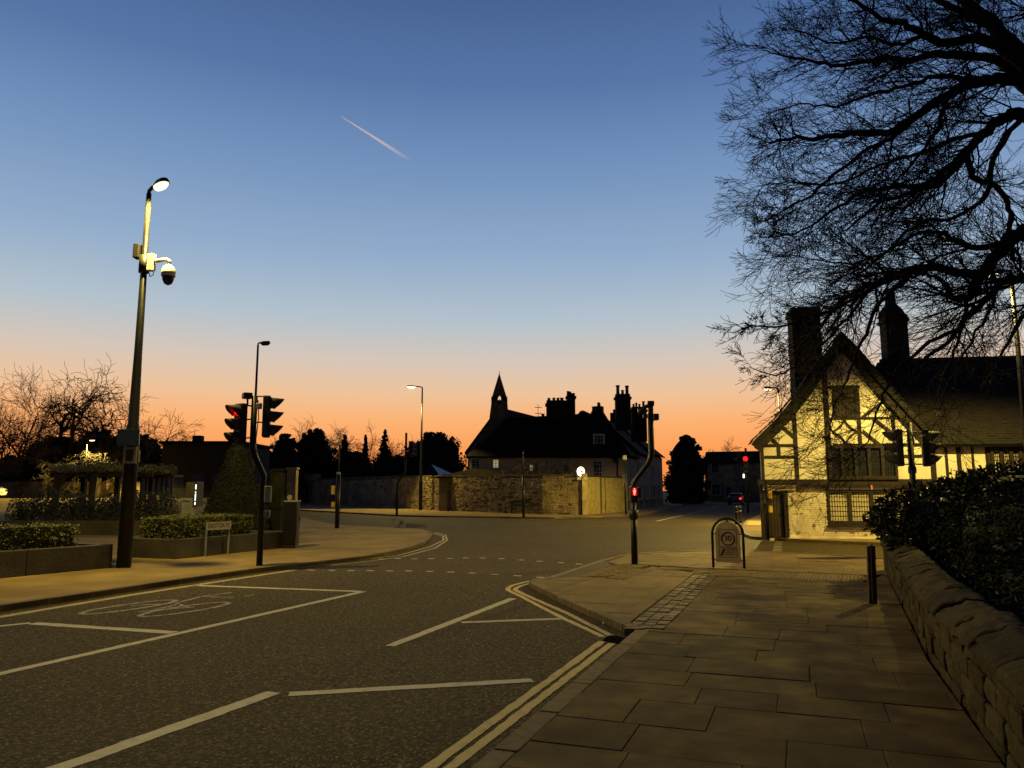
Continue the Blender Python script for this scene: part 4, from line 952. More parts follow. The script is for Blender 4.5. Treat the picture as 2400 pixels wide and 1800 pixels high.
# ================================================================== left background: dark block, wall, shelter
dk = thing('flat_roofed_building', at(425, 1080, 84), 'long dark flat topped building with chimney and aerial behind the clipped yew', 'building')
a, b_ = at(352, 953, 82), at(520, 957, 82)
MB().box(a.x, b_.x, 82, 92, .3, a.z - .3).build('wall', 'dark_brick', dk)
MB().box(a.x - .3, b_.x + .3, 81.7, 92.3, a.z - .3, a.z).build('roof', 'slate', dk)
q = at(424, 953, 84); MB().box(q.x - .45, q.x + .45, 84, 85, a.z - .2, a.z + .75).build('chimney', 'chimney_brick', dk)
q = at(418.5, 930, 84); MB().tube([(q.x, 84.3, a.z - .2), (q.x, 84.3, q.z)], .03, 5).build('aerial_mast', 'dark_metal', dk); MB().tube([(q.x - .45, 84.3, q.z - .1), (q.x + .5, 84.3, q.z + .05)], .02, 4).build('aerial', 'dark_metal', dk)
for k in range(3):
    x = a.x + 1.2 + k * 2.1; w = MB().box(x, x + 1.4, 81.95, 82.05, 2.2, 3.6).build('window', 'wood', dk); MB().box(x + .08, x + 1.32, 81.93, 81.949, 2.28, 3.52).build('pane', 'glass', w)
lw = thing('garden_wall', at(250, 1078, 86), 'low pale stone wall behind the pergola at far left', 'wall')
rng = random.Random(9); x = -74.0; m = MB().box(-74, -29, 86, 86.4, .6, 2.62); m.build('wall_core', 'stone', lw)
m = MB(); z = 1.0
while z < 2.6:
    x = -74
    while x < -29: w = rng.uniform(.5, 1.1); m.box(x, x + w - .03, 85.93 - rng.uniform(0, .06), 86.0, z, z + .24); x += w
    z += .27
m.build('stones', 'stone', lw)['kind'] = 'stuff'
MB().box(-74, -29, 85.85, 86.5, 2.621, 2.74).build('coping', 'stone', lw)
sh = thing('glazed_shelter', at(352, 1078, 60), 'small shelter with pale upright panels beyond the shrub bed', 'shelter')
a, b_ = at(305, 1030, 60), at(372, 1030, 60)
MB().box(a.x - .2, b_.x + .2, 59.5, 61.5, a.z, a.z + .15).build('roof', 'wood', sh)
for k in range(7):
    x = a.x + (b_.x - a.x) * k / 6; MB().box(x - .05, x + .05, 60, 60.1, .25, a.z).build('mullion', 'wood', sh)
    if k < 6: MB().box(x + .06, x + (b_.x - a.x) / 6 - .06, 60.03, 60.06, 1.45 if k % 2 else 1.0, a.z - .05).build('panel', ('render_dim', 'sign_cream', 'render_dim', 'render_dim', 'render_dim', 'sign_cream')[k], sh)
MB().box(a.x, b_.x, 60.0, 60.1, .95, 1.02).build('rail', 'wood', sh)
# stone gate pier and side wall left of the long wall
pr = at(622, 1100, 62); pier = thing('gate_pier', (pr.x, 62, .08), 'plain square stone gate pier left of the arched doorway', 'gate pier')
zt_ = at(630, 1010, 62).z; MB().box(pr.x - .1, pr.x + .62, 61.7, 62.4, .05, zt_ - .15).build('shaft', 'stone', pier); MB().box(pr.x - .18, pr.x + .70, 61.62, 62.48, zt_ - .15, zt_).build('cap', 'stone', pier)
# ================================================================== street lamps
def lamp_light(name, pos, power, col=(1.0, 0.735, 0.17), aim=(0, 0, -1), nadir=0.7, spot=168, blend=.22, back=None):
    l = bpy.data.lights.new(name, 'SPOT'); l.energy = power; l.color = col; l.spot_size = R(spot); l.spot_blend = blend; l.shadow_soft_size = 0.11
    l.use_nodes = True; t = l.node_tree; em = t.nodes['Emission']
    gm_ = nd(t, 'ShaderNodeTexCoord'); sp = nd(t, 'ShaderNodeSeparateXYZ'); t.links.new(gm_.outputs['Normal'], sp.inputs[0])   # batwing lantern: more light sideways than straight down
    c = mathn(t, 'ABSOLUTE', sp.outputs['Z'])
    bw_ = ramp(t, c, [(0.0, 1.0), (0.5, 1.0), (0.8, 0.5), (1.0, nadir)] if nadir < 1 else [(0.0, .25), (.25, .55), (.5, .9), (1.0, 1.0)])
    if back:                                # house-side shield: less light towards the column
        dt = mathn(t, 'ADD', mathn(t, 'MULTIPLY', sp.outputs['X'], back[0]), mathn(t, 'MULTIPLY', sp.outputs['Y'], back[1]))
        bw_ = mathn(t, 'MULTIPLY', bw_, ramp(t, mathn(t, 'ADD', mathn(t, 'MULTIPLY', dt, .5), .5), [(.2, .3), (.35, .3), (.52, 1)]))
    t.links.new(bw_, em.inputs['Strength'])
    o = bpy.data.objects.new(name, l); COL.objects.link(o); o.location = pos; o.rotation_euler = Vector(aim).to_track_quat('-Z', 'Y').to_euler(); return o
def street_lamp(base, top, arm, label, lit=True, power=0, r0=.085, r1=.045, group='street lamps', base_h=1.6, head=.62, aim=(0, 0, -1), base_r=None, light=True, spot=168, blend=.22, shield=False, nadir=.7):
    base = Vector(base); arm = Vector(arm); t = thing('street_lamp', base, label, 'street lamp', group); h = top - base.z
    rb = base_r or r0 * 1.35
    MB().tube([base, base + Vector((0, 0, base_h)), base + Vector((0, 0, base_h + .12)), base + Vector((0, 0, h * .55)), base + Vector((0, 0, h))], [rb, rb, r0, (r0 + r1) / 2, r1], 12).build('column', 'black_metal', t, True)
    P = base + Vector((0, 0, h)); d = arm.normalized(); e = Vector((-d.y, d.x, 0)); q = P + arm
    MB().tube([P - Vector((0, 0, .05)), P + Vector((0, 0, .06)), P + arm * .5 + Vector((0, 0, .1)), q + Vector((0, 0, .09))], r1 * .8, 8).build('bracket', 'black_metal', t, True)
    # lantern: a flat tapering hood with a lens below
    L, w = head, head * .42
    out = [(-.12, .35), (.1, .8), (.4, 1), (.75, .92), (.95, .55), (1, .2)]
    poly = [q + d * (u * L) + e * (v * w / 2) for u, v in out] + [q + d * (u * L) - e * (v * w / 2) for u, v in reversed(out)]
    hd = MB(); k = len(poly); c = sum(poly, Vector()) / k
    hd.v = [p + Vector((0, 0, .04)) for p in poly] + [c + (p - c) * .72 + Vector((0, 0, .15)) for p in poly]
    hd.f = [tuple(range(k - 1, -1, -1)), tuple(k + i for i in range(k))] + [(i, (i + 1) % k, k + (i + 1) % k, k + i) for i in range(k)]
    hd = hd.build('lantern', 'dark_metal', t, bevel=.01)
    ln = MB(); pl = [c + (p - c) * .86 for p in poly]; ln.v = [p + Vector((0, 0, .037)) for p in pl] + [c + (p - c) * .7 + Vector((0, 0, -.045)) for p in pl]
    ln.f = [tuple(range(k)), tuple(2 * k - 1 - i for i in range(k))] + [(i, k + i, k + (i + 1) % k, (i + 1) % k) for i in range(k)]
    ln.build('lens', 'lamp_on' if lit else 'smoked', hd)
    if lit and light: lamp_light('lamp_light', c + Vector((0, 0, -.12)), power, aim=aim, spot=spot, blend=blend, nadir=nadir, back=(d.x, d.y) if shield else None)
    return t
LB = g(267, 1226, .1)
ltop = at(327, 418, LB.y + .0).z
lamp1 = street_lamp((LB.x, LB.y, .1), ltop, (.25, -.22, 0), 'tall black street lamp on the left footway, brightly lit, with camera halfway up', True, 4300, .118, .055, base_h=3.0, head=.6, base_r=.15)
# things fixed to that lamp column
def colx(z): return Vector((LB.x, LB.y, z))
cz = at(340, 580, LB.y).z
cctv = thing('security_camera', colx(cz), 'white dome security camera on bracket high on the lit lamp column', 'camera')
MB().tube([colx(cz - .1), colx(cz + .3)], .115, 14).build('clamp_band', 'dark_metal', cctv, True)
MB().cbox(colx(cz + .12) + Vector((.19, -.06, 0)), .16, .14, .40, -.25).build('housing', 'white_plastic', cctv, bevel=.02)
MB().tube([colx(cz + .15) + Vector((.28, -.08, 0)), colx(cz + .16) + Vector((.58, -.16, 0)), colx(cz + .14) + Vector((.64, -.18, 0)), colx(cz + .02) + Vector((.65, -.18, 0))], [.05, .045, .045, .04], 8).build('arm', 'white_plastic', cctv, True)
dc = colx(cz - .24) + Vector((.65, -.18, 0))
MB().lathe(dc, [(.15, .0), (.155, .1), (.13, .2), (.06, .27), (.03, .28)], 16).build('dome_hood', 'white_plastic', cctv, True)
MB().lathe(dc, [(.02, -.2), (.08, -.17), (.125, -.08), (.13, -.001)], 16).build('dome_glass', 'smoked', cctv, True)
MB().cbox(colx(cz + .35) + Vector((-.17, 0, .05)), .14, .2, .34).build('cable_box', 'ink', cctv, bevel=.02)
MB().tube([colx(cz - .12) + Vector((.16, -.08, 0)), colx(cz - .22) + Vector((.2, -.1, 0)), colx(cz - .18) + Vector((.27, -.1, 0)), colx(cz - .1) + Vector((.27, -.1, 0))], .012, 6).build('cable', 'ink', cctv)
# dark square plate and two small plates
a0, a1 = at(254, 927, LB.y - .2), at(299, 963, LB.y - .2)
pl = thing('sign_plate', (a0.x, LB.y - .2, a1.z), 'dark blue square sign plate on the lit lamp column', 'sign')
MB().box(a0.x, a1.x, LB.y - .21, LB.y - .195, a1.z, a0.z).build('plate', 'plate_blue', pl, bevel=.004)
for dz in (.1, .3): MB().cbox(((a0.x + a1.x) / 2, LB.y - .15, a1.z + dz), .28, .09, .03).build('bracket', 'dark_metal', pl)
b0, b1 = at(270, 966, LB.y - .19), at(292, 1001, LB.y - .19)
nb = thing('notice_box', (b0.x, LB.y - .19, b1.z), 'small framed notice strapped to the lit lamp column below the blue plate', 'notice')
MB().box(b0.x - .02, b1.x, LB.y - .20, LB.y - .12, b1.z, b0.z).build('frame', 'sign_grey', nb, bevel=.004)
MB().box(b0.x + .03, b1.x - .05, LB.y - .206, LB.y - .2005, b1.z + .05, b0.z - .05).build('panel', 'ink', nb)
c0, c1 = at(290, 973, LB.y + .02), at(302, 998, LB.y + .02)
ws = thing('walking_sign', (c0.x, LB.y + .02, c1.z), 'small white plate with a black walking figure on the lit lamp column', 'sign')
MB().box(c0.x, c1.x, LB.y + .01, LB.y + .02, c1.z, c0.z).build('plate', 'sign_cream', ws)
cx, cz_ = (c0.x + c1.x) / 2, (c0.z + c1.z) / 2
m = MB(); hh = (c0.z - c1.z) * .36
for p, q in (((0, .5), (0, -.1)), ((0, -.1), (-.25, -.9)), ((0, -.1), (.3, -.85)), ((0, .35), (.3, -.05)), ((0, .35), (-.28, 0))):
    m.tube([(cx + p[0] * hh, LB.y + .006, cz_ + p[1] * hh), (cx + q[0] * hh, LB.y + .006, cz_ + q[1] * hh)], .012, 5)
m.lathe((cx, LB.y + .006, cz_ + hh * .6), [(.004, 0), (.02, .02), (.004, .04)], 8); m.build('walking_figure', 'ink', ws)

# other lamps
street_lamp((at(541, 1100, 35).x, 35, .1), at(557, 745, 35).z, (.16, -.05, 0), 'unlit street lamp rising behind the left traffic lights', False, r0=.08, r1=.045, head=.5)
p = g(908, 1102, .1); street_lamp((p.x, p.y, .1), at(910, 838, p.y).z, (-.55, -.3, 0), 'lit street lamp standing by the long stone wall', True, 9000, r0=.12, r1=.06, base_h=2.4, head=.85, aim=(-.15, -.66, -.78), spot=140)
p = at(2204, 1000, 20.6); q = at(2184, 590, 20.6); street_lamp((q.x, 20.6, .1), q.z, (-.24, .2, 0), 'lit street lamp behind the big bare tree before the timbered house', True, 4700, r0=.085, r1=.05, head=.55, spot=150, blend=.3, shield=True, nadir=1)
q = at(1681, 842, 41); street_lamp((q.x, 41, .1), q.z, (-.4, -.12, 0), 'lit street lamp rising behind the timbered house left eave', True, 14000, r0=.09, r1=.05, head=.5, shield=True)
q = at(112, 1030, 78)
street_lamp((at(185, 1000, 80).x, 80, .95), at(185, 952, 80).z, (.3, -.1, 0), 'distant lit street lamp glinting through the left trees', True, 14000, head=.7, spot=140, aim=(0, -.2, -1))
# slim post lamps
def slim_post(px, pyb, pyt, zb, label, thick_y, head_px=None, boxes=(), rr=.08, group='slim posts around the junction', name='slim_post', cat='post'):
    p = g(px, pyb, zb); Y = p.y; zt_ = at(px, thick_y, Y).z; ztop = at(px, pyt, Y).z; t = thing(name, p, label, cat, group)
    MB().tube([p, p + Vector((0, 0, zt_ - zb))], rr, 10).build('post', 'black_metal', t, True)
    if ztop > zt_ + .1: MB().tube([(p.x, Y, zt_ + .002), (p.x, Y, ztop)], rr * .35, 8).build('upper_pole', 'dark_metal', t, True)
    return t, p, ztop, zt_
t, p, zt_, zk = slim_post(728, 1141, 960, 0.1, 'crossing post with yellow boxes on the corner beyond the grey cabinet', 1025, group='crossing posts with yellow boxes', name='crossing_post', cat='crossing post', rr=.10)
MB().cbox((p.x, p.y, zk + .06), .16, .16, .11).build('cap', 'grey_paint', t, bevel=.01)
MB().cbox((p.x - .22, p.y - .06, zt_), .5, .16, .1).build('lamp_head', 'grey_paint', t, bevel=.02)
for y0, y1 in ((1049, 1068), (1084, 1095)):
    a, b_ = at(721, y0, p.y), at(726, y1, p.y); MB().cbox(((a.x + b_.x) / 2 - .06, p.y - .08, (a.z + b_.z) / 2), .16, .14, a.z - b_.z, .1).build('button_box', 'yellow_box', t, bevel=.01)
t, p, zt_, zk = slim_post(1131, 1117, 975, 0.1, 'thin dark pole in front of the bench by the stone wall', 1030, rr=.09)
MB().cbox((p.x, p.y, zt_ + .05), .14, .14, .1).build('cap', 'dark_metal', t)
t, p, zt_, zk = slim_post(1352, 1112, 992, 0.1, 'slim lamp post at the corner of the cream house', 1002, rr=.075)
MB().cbox((p.x, p.y, zt_ + .12), .24, .24, .3).build('lantern', 'white_frame', t, bevel=.02)
# cranked signal pole across the junction
p = g(857, 1115, .1); Y = p.y
cp = thing('cranked_pole', p, 'dark cranked signal pole on the far kerb in front of the stone wall', 'signal pole')
zc = at(860, 1040, Y).z; q = at(876, 1022, Y); tp = at(880, 935, Y)
MB().tube([p, (p.x, Y, zc - .1), (p.x + .15, Y, zc + .15), (q.x - .12, Y, q.z - .1), (q.x, Y, q.z + .1), (q.x, Y, tp.z)], .075, 10).build('pole', 'black_metal', cp, True)
MB().cbox((q.x + .35, Y, q.z + 1.6), .32, .3, 1.0).build('signal_housing', 'signal_black', cp, bevel=.03)
for k in range(3): MB().tube([(q.x + .45, Y - .05, q.z + 1.28 + .3 * k), (q.x + .74, Y - .12, q.z + 1.24 + .3 * k)], .12, 10, cap=False).build('visor', 'grey_paint', cp)

# ================================================================== traffic signals
def signal_head(parent, c, face, lit=None, sz=1.0, backing=False):
    """three-aspect head centred on c facing the horizontal direction face"""
    c = Vector(c); f = Vector((face[0], face[1], 0)).normalized(); e = Vector((-f.y, f.x, 0)); z = Vector((0, 0, 1)); w, h, d = .31 * sz, .95 * sz, .17 * sz
    m = MB(); m.obox(c - e * w / 2 - f * d - z * h / 2, e * w, f * d, z * h); hd = m.build('signal_housing', 'signal_black', parent, bevel=.03)
    for k, (zz, off) in enumerate(((.31, 'lens_dark'), (0, 'lens_amber_off'), (-.31, 'lens_green_off'))):
        o = c + z * zz * sz; r = .115 * sz
        m = MB(); n_ = 16
        m.v = [o + f * .004] + [o + f * .004 + (e * math.cos(2 * math.pi * i / n_) + z * math.sin(2 * math.pi * i / n_)) * r for i in range(n_)]
        m.f = [(0, 1 + i, 1 + (i + 1) % n_) for i in range(n_)]
        m.v += [v - f * .02 for v in m.v[1:]]; m.f += [(1 + i, n_ + 1 + i, n_ + 1 + (i + 1) % n_, 1 + (i + 1) % n_) for i in range(n_)]
        m.build('lens', 'red_on' if lit == k else off, hd)
        # hooded visor: long on top, cut back below
        m = MB(); n_ = 20; rr = .135 * sz
        for i in range(n_ + 1):
            a = -math.pi * .30 + (math.pi * 1.60) * i / n_
            ln = .09 + .20 * sz * max(0, (math.sin(a) + .55) / 1.55) ** .8
            v = e * math.cos(a) + z * math.sin(a)
            m.v += [o + v * rr - f * .001, o + v * rr * .96 + f * ln - z * .02 * sz, o + v * (rr - .008) * .96 + f * ln - z * .02 * sz, o + v * (rr - .008) - f * .001]
        for i in range(n_):
            for a, b_ in ((0, 1), (1, 2), (2, 3)):
                m.f.append((4 * i + a, 4 * i + b_, 4 * i + 4 + b_, 4 * i + 4 + a))
        m.build('visor', 'visor_black', hd, True)
    return hd
# left signals on a cranked pole
SB = g(560, 1222, .1); SY = SB.y
sig = thing('traffic_signal', SB, 'cranked black traffic signal with red light showing on the left footway', 'traffic light', 'traffic signals')
lo = at(566, 1050, SY); up = at(547, 930, SY); zt_ = at(549, 855, SY).z
zc0, zc1 = at(566, 1030, SY).z, at(548, 968, SY).z; lx = SB.x + .035; ux = up.x
MB().tube([SB, (SB.x, SY, zc0 - .15), (SB.x + .01, SY, zc0), (SB.x * .6 + ux * .4, SY, zc0 * .62 + zc1 * .38), (SB.x * .3 + ux * .7, SY, zc0 * .35 + zc1 * .65), (ux, SY, zc1), (ux, SY, zc1 + .25), (ux, SY, zt_)], .068, 14).build('pole', 'black_metal', sig, True)
hl = at(516, 917, SY - .05); hr = at(577, 900, SY + .05)
signal_head(sig, (hl.x - .02, SY - .12, hl.z), (-.62, -.78), 0); signal_head(sig, (hr.x + .07, SY + .08, hr.z), (.97, .22))
for zz in (at(540, 905, SY).z, at(540, 945, SY).z):
    MB().tube([(ux, SY, zz), (hl.x + .12, SY - .03, zz - .02)], .018, 6).build('bracket', 'dark_metal', sig)
for zz in (at(560, 856, SY).z, at(560, 912, SY).z):
    MB().tube([(ux, SY, zz), (hr.x - .08, SY + .03, zz)], .018, 6).build('bracket', 'dark_metal', sig)
MB().tube([(ux + .08, SY, zt_ - .1), (ux + .11, SY, zt_ - .5), (ux + .07, SY, zc1 + .2), (ux + .12, SY - .05, zc1 - .15), (SB.x + .08, SY - .05, zc0 + .05)], .012, 6).build('cable', 'grey_metal', sig)
dt = at(534, 855, SY); MB().cbox((dt.x, SY, dt.z), .2, .26, .13, .5).build('detector', 'dark_metal', sig, bevel=.015); MB().tube([(dt.x + .01, SY, dt.z - .06), (dt.x + .02, SY, dt.z - .22), (ux, SY, dt.z - .25)], .025, 6).build('detector_arm', 'dark_metal', sig)
a, b_ = at(571, 1050, SY - .1), at(584, 1085, SY - .1); MB().cbox(((a.x + b_.x) / 2, SY - .06, (a.z + b_.z) / 2), .14, .2, .36, .2).build('demand_box', 'grey_paint', sig, bevel=.015)
b2 = at(575, 1110, SY - .1); MB().cbox((b2.x, SY - .05, b2.z), .13, .16, .14, .2).build('push_button', 'grey_paint', sig, bevel=.012)
sp = at(563, 880, SY); MB().cbox((ux + .14, SY - .1, sp.z + .02), .12, .1, .14).build('lamp_unit', 'grey_metal', sig, bevel=.02)

# pedestrian crossing signal with the red figure
PB = g(1371, 1220, .1); PY = PB.y
zpR_ = zpR(PB)
ped = thing('pedestrian_signal', (PB.x, PB.y, zpR_ ), 'cranked black crossing signal with glowing red standing figure on the near pavement', 'crossing signal')
tx = at(1406, 900, PY).x; z0, z1 = at(1371, 1045, PY).z, at(1408, 990, PY).z; ptop = at(1406, 870, PY).z
MB().tube([(PB.x, PY, zpR_), (PB.x, PY, at(1371, 1120, PY).z), (PB.x, PY, at(1371, 1119.5, PY).z), (PB.x, PY, z0 - .1), (PB.x + .02, PY, z0), (PB.x + .09, PY, z0 + .12), (tx - .12, PY, z1 - .16), (tx - .03, PY, z1 - .03), (tx, PY, z1 + .1), (tx, PY, ptop)], [.072, .072, .06, .06, .06, .06, .06, .06, .06, .06], 14).build('pole', 'black_metal', ped, True)
MB().lathe((PB.x, PY, at(1371, 1118, PY).z), [(.075, -.04), (.11, 0), (.11, .14), (.08, .17)], 14).build('collar', 'dark_metal', ped, True)
rc = at(1369, 1063, PY - .12); rzc = rc.z
bxw, bxh = .17, .37
cen = Vector((rc.x, PY - .15, rzc - .055))
pb = MB().cbox(cen, bxw, .16, bxh).build('display_box', 'signal_black', ped, bevel=.02)
fx = lambda u, v: Vector((rc.x + u, PY - .236, rzc + v))
m = MB()
m.extrude([fx(-.018, .012), fx(.018, .012), fx(.030, -.002), fx(.028, -.05), fx(.017, -.055), fx(.015, -.105), fx(-.015, -.105), fx(-.017, -.055), fx(-.028, -.05), fx(-.030, -.002)], (0, -.004, 0))
n_ = 12; m.extrude([fx(.017 * math.cos(2 * math.pi * i / n_), .034 + .019 * math.sin(2 * math.pi * i / n_)) for i in range(n_)], (0, -.004, 0))
m.v = [v + Vector((0, 0, .038)) for v in m.v]
m.build('red_figure', 'red_hot', pb)
MB().cbox((rc.x, PY - .233, rzc + .01), .115, .006, .17).build('display_screen', 'red_glow' if 'red_glow' in M else 'lens_dark', pb)
MB().cbox((rc.x, PY - .234, rzc - .15), .05, .012, .05).build('button', 'dark_metal', pb)
MB().cbox((PB.x + .13, PY + .02, rzc - .02), .1, .12, .22).build('side_box', 'dark_metal', ped, bevel=.01)
a = at(1388, 886, PY); MB().tube([(tx, PY, ptop - .04), (tx - .12, PY, ptop - .1), (a.x, PY, a.z - .02), (a.x - .1, PY, a.z - .03)], [.05, .045, .05, .07], 8).build('bracket_arm', 'black_metal', ped, True)
MB().cbox((tx, PY, ptop - .02), .15, .15, .12).build('cap', 'black_metal', ped, bevel=.015)
MB().cbox((tx + .1, PY, at(1414, 901, PY).z), .13, .17, .15, .2).build('detector', 'dark_metal', ped, bevel=.015)
MB().cbox((tx - .12, PY, at(1393, 899, PY).z), .12, .1, .09).build('detector', 'dark_metal', ped, bevel=.015)
MB().tube([(tx - .075, PY - .05, ptop - .25), (tx - .08, PY - .05, z1 + .1), (tx - .11, PY - .05, z1 - .05)], .01, 5).build('cable', 'grey_metal', ped)
# far red signal by the street ahead
FY = 58.0; fb = at(1610, 1110, FY); fz = at(1608, 991, FY).z; fxx = at(1608, 991, FY).x
fs = thing('traffic_signal', (fxx, FY, .1), 'far traffic signal glowing red at the street mouth beside the timbered house', 'traffic light', 'traffic signals')
MB().tube([(fxx + .12, FY, .1), (fxx + .12, FY, fz + .8)], .08, 10).build('pole', 'black_metal', fs, True)
signal_head(fs, (fxx, FY - .25, fz - .42), (-.35, -.94), 0, 1.35)
MB().cbox((fxx - .35, FY, fz + .35), .35, .3, .22, .4).build('detector', 'dark_metal', fs, bevel=.02)
MB().tube([(fxx + .12, FY, fz + .25), (fxx - .55, FY, fz + .05)], .05, 6).build('side_arm', 'dark_metal', fs); MB().cbox((fxx - .65, FY, fz - .02), .3, .25, .3).build('side_head', 'signal_black', fs, bevel=.03)
q = at(1608, 1028, FY - .3); MB().cbox((q.x, FY - .12, q.z), .11, .1, .3).build('sign_panel', 'screen_on', fs); q = at(1609, 1060, FY - .3)
# signals in front of the timbered house (backs to us)
TY = 20.0; tp = atS(1900 + 1050 / 4.424, 1090, TY)
ts = thing('traffic_signal', (tp.x, TY, .1), 'unlit pair of traffic signals in front of the timbered house above the laurel bush', 'traffic light', 'traffic signals')
tz = atS(2135, 1000, TY).z
MB().tube([(tp.x, TY, .1), (tp.x, TY, tz + .1)], .07, 12).build('pole', 'black_metal', ts, True)
hz = atS(2100, 1050, TY).z; xl, xr = atS(1900 + 905 / 4.424, 1050, TY).x, atS(1900 + 1195 / 4.424, 1050, TY).x
signal_head(ts, (xl - .1, TY - .05, hz), (-.97, .2)); signal_head(ts, (xr + .1, TY + .02, hz), (.92, -.36))
for dz in (.42, -.42): MB().tube([(xl + .02, TY, hz + dz), (xr - .02, TY, hz + dz)], .02, 6).build('bracket', 'dark_metal', ts)
MB().lathe((tp.x, TY, hz - .66), [(.09, 0), (.1, .05), (.1, .14), (.08, .2)], 12).build('collar', 'dark_metal', ts)
MB().tube([(tp.x - .09, TY - .05, tz + .05), (tp.x + .02, TY - .09, tz - .25), (tp.x + .05, TY - .09, hz + .1)], .025, 6).build('cable_loop', 'grey_paint', ts)

# ================================================================== advertising board with the 30 sign
A0, A1 = g(1541, 1225, .103), g(1608, 1228, .103)
ab = thing('pavement_sign', (A0 + A1) / 2, 'arched pavement board with a 30 speed roundel on the right pavement', 'sign board')
dx = (A1 - A0); wA = dx.length; dA_ = dx.normalized(); nA = Vector((dA_.y, -dA_.x, 0)); zb = .103; top = at(1573, 1120, (A0.y + A1.y) / 2).z
def ap_(s, o, z): return A0 + dA_ * s + nA * o + Vector((0, 0, z - .103))
rA = wA / 2; zs_ = top - rA
arc = [ap_(0, 0, zb), ap_(0, 0, zs_)] + [ap_(rA - rA * math.cos(t), 0, zs_ + rA * math.sin(t)) for t in [math.pi * i / 14 for i in range(1, 14)]] + [ap_(wA, 0, zs_), ap_(wA, 0, zb)]
MB().tube(arc, .028, 10).build('frame', 'black_metal', ab, True)
pi_ = rA - .065; bz = at(1573, 1214, A0.y).z
pan = [ap_(.065, -.008, bz), ap_(wA - .065, -.008, bz)] + [ap_(rA + pi_ * math.cos(t), -.008, zs_ + pi_ * math.sin(t)) for t in [math.pi * i / 16 for i in range(17)]]
panel = MB().extrude(pan, nA * .016).build('panel', 'sign_grey', ab)
for s_, z_ in ((.04, bz + .05), (wA - .04, bz + .05), (.04, zs_), (wA - .04, zs_), ): MB().cbox(ap_(s_, 0, z_), .07, .03, .025, math.atan2(dA_.y, dA_.x)).build('clip', 'black_metal', ab)
MB().cbox(ap_(rA, 0, top - .045), .03, .03, .06).build('clip', 'black_metal', ab)
rcx, rcz = rA + .0, zs_ - .10
ringp = [ap_(rcx + .135 * math.cos(t), .014, rcz + .135 * math.sin(t)) for t in [2 * math.pi * i / 32 for i in range(33)]]
MB().tube(ringp, .011, 5, cap=False).build('roundel', 'ink', panel)
text_mesh('numerals', '30', .17, 'ink', panel, ap_(rcx, .012, rcz), dA_, (0, 0, 1))
def frame_rect(s0, s1, z0, z1):
    m = MB()
    for a, b_, c_, d_ in ((s0, s1, z0, z0 + .008), (s0, s1, z1 - .008, z1), (s0, s0 + .008, z0 + .008, z1 - .008), (s1 - .008, s1, z0 + .008, z1 - .008)): m.obox(ap_(a, .0085, c_), dA_ * (b_ - a), nA * .004, (0, 0, d_ - c_))
    m.build('poster_border', 'ink', panel)
frame_rect(rcx - .19, rcx + .19, rcz - .18, rcz + .2); frame_rect(rcx - .19, rcx + .19, rcz - .40, rcz - .195)
for i, (s0, s1) in enumerate(((-.02, .16), (-.04, .14), (-.06, .16), (-.08, .12))):
    z_ = rcz - .23 - i * .038; m = MB(); m.obox(ap_(rcx + s0, .0085, z_), dA_ * (s1 - s0), nA * .003, (0, 0, .012)); m.build('poster_line', 'ink', panel)
m = MB(); m.extrude([ap_(rcx - .17, .0085, rcz - .37), ap_(rcx - .10, .0085, rcz - .22), ap_(rcx - .05, .0085, rcz - .22), ap_(rcx - .13, .0085, rcz - .37)], nA * .003); m.build('poster_arrow', 'ink', panel)

# ================================================================== bollards
BB = g(1890, 1304, .103)
bo = thing('wooden_bollard', BB, 'slim brown timber bollard at the pavement edge beside the low wall', 'bollard')
tl = Matrix.Rotation(R(1.5), 3, 'Y')
MB().cbox(BB + Vector((-.02, 0, .42)), .115, .13, .84, -.35, tl).build('post', 'wood_brown', bo, bevel=.012)
MB().cbox(BB + Vector((-.045, -.085, .46)), .03, .05, .8, -.35, tl).build('reflector_strip', 'wood', bo, bevel=.005)
def bollard(p, label, h=.95):
    t = thing('bollard', p, label, 'bollard', 'black bollards near the timbered house')
    MB().lathe(p, [(.11, 0), (.11, .08), (.085, .12), (.08, h - .2), (.1, h - .17), (.1, h - .12), (.08, h - .1), (.09, h - .04), (.05, h)], 12).build('post', 'black_metal', t, True)
    MB().lathe(p, [(.086, h - .33), (.087, h - .26)], 12).build('band', 'grey_paint', t); return t
p0 = gs(1727, 1229, .0); b1 = bollard(Vector((p0.x, p0.y, .0)), 'nearer of two black bollards behind the pavement board')
copy_tree(b1, (.75, 1.9, 0), 'farther of two black bollards behind the pavement board')

# lit globe sign
GB = g(1258, 1112, .1); GY = GB.y
gl = thing('lit_sign_post', GB, 'round lit white sign on a dark post in front of the boarded gates', 'sign post')
gz = atS(1340 + 168 / 7.9, 1060 + 357 / 7.9, GY); pz = atS(1340 + 200 / 7.9, 1060 + 470 / 7.9, GY)
MB().tube([GB, GB + Vector((0, 0, 1.05)), GB + Vector((0, 0, 1.08)), (GB.x - .02, GY, pz.z)], [.11, .11, .075, .065], 10).build('post', 'black_metal', gl, True)
m = MB(); n_ = 28; r1, r2 = .33, .36
m.extrude([Vector((gz.x + .27 * math.cos(t), GY - .06, gz.z + .33 * math.sin(t))) for t in [2 * math.pi * i / n_ for i in range(n_)]], (0, .12, 0)); disc = m.build('lit_disc', 'globe_on', gl)
MB().box(gz.x - .16, gz.x - .02, GY - .075, GY - .061, gz.z - .02, gz.z + .02).build('arrow_shaft', 'ink', disc)
MB().box(gz.x + .0, gz.x + .14, GY - .075, GY - .061, gz.z - .05, gz.z + .05).build('emblem', 'ink', disc)
MB().cbox((pz.x - .02, GY - .05, pz.z - .06), .72, .05, .20).build('name_plate', 'white_frame', gl, bevel=.01)
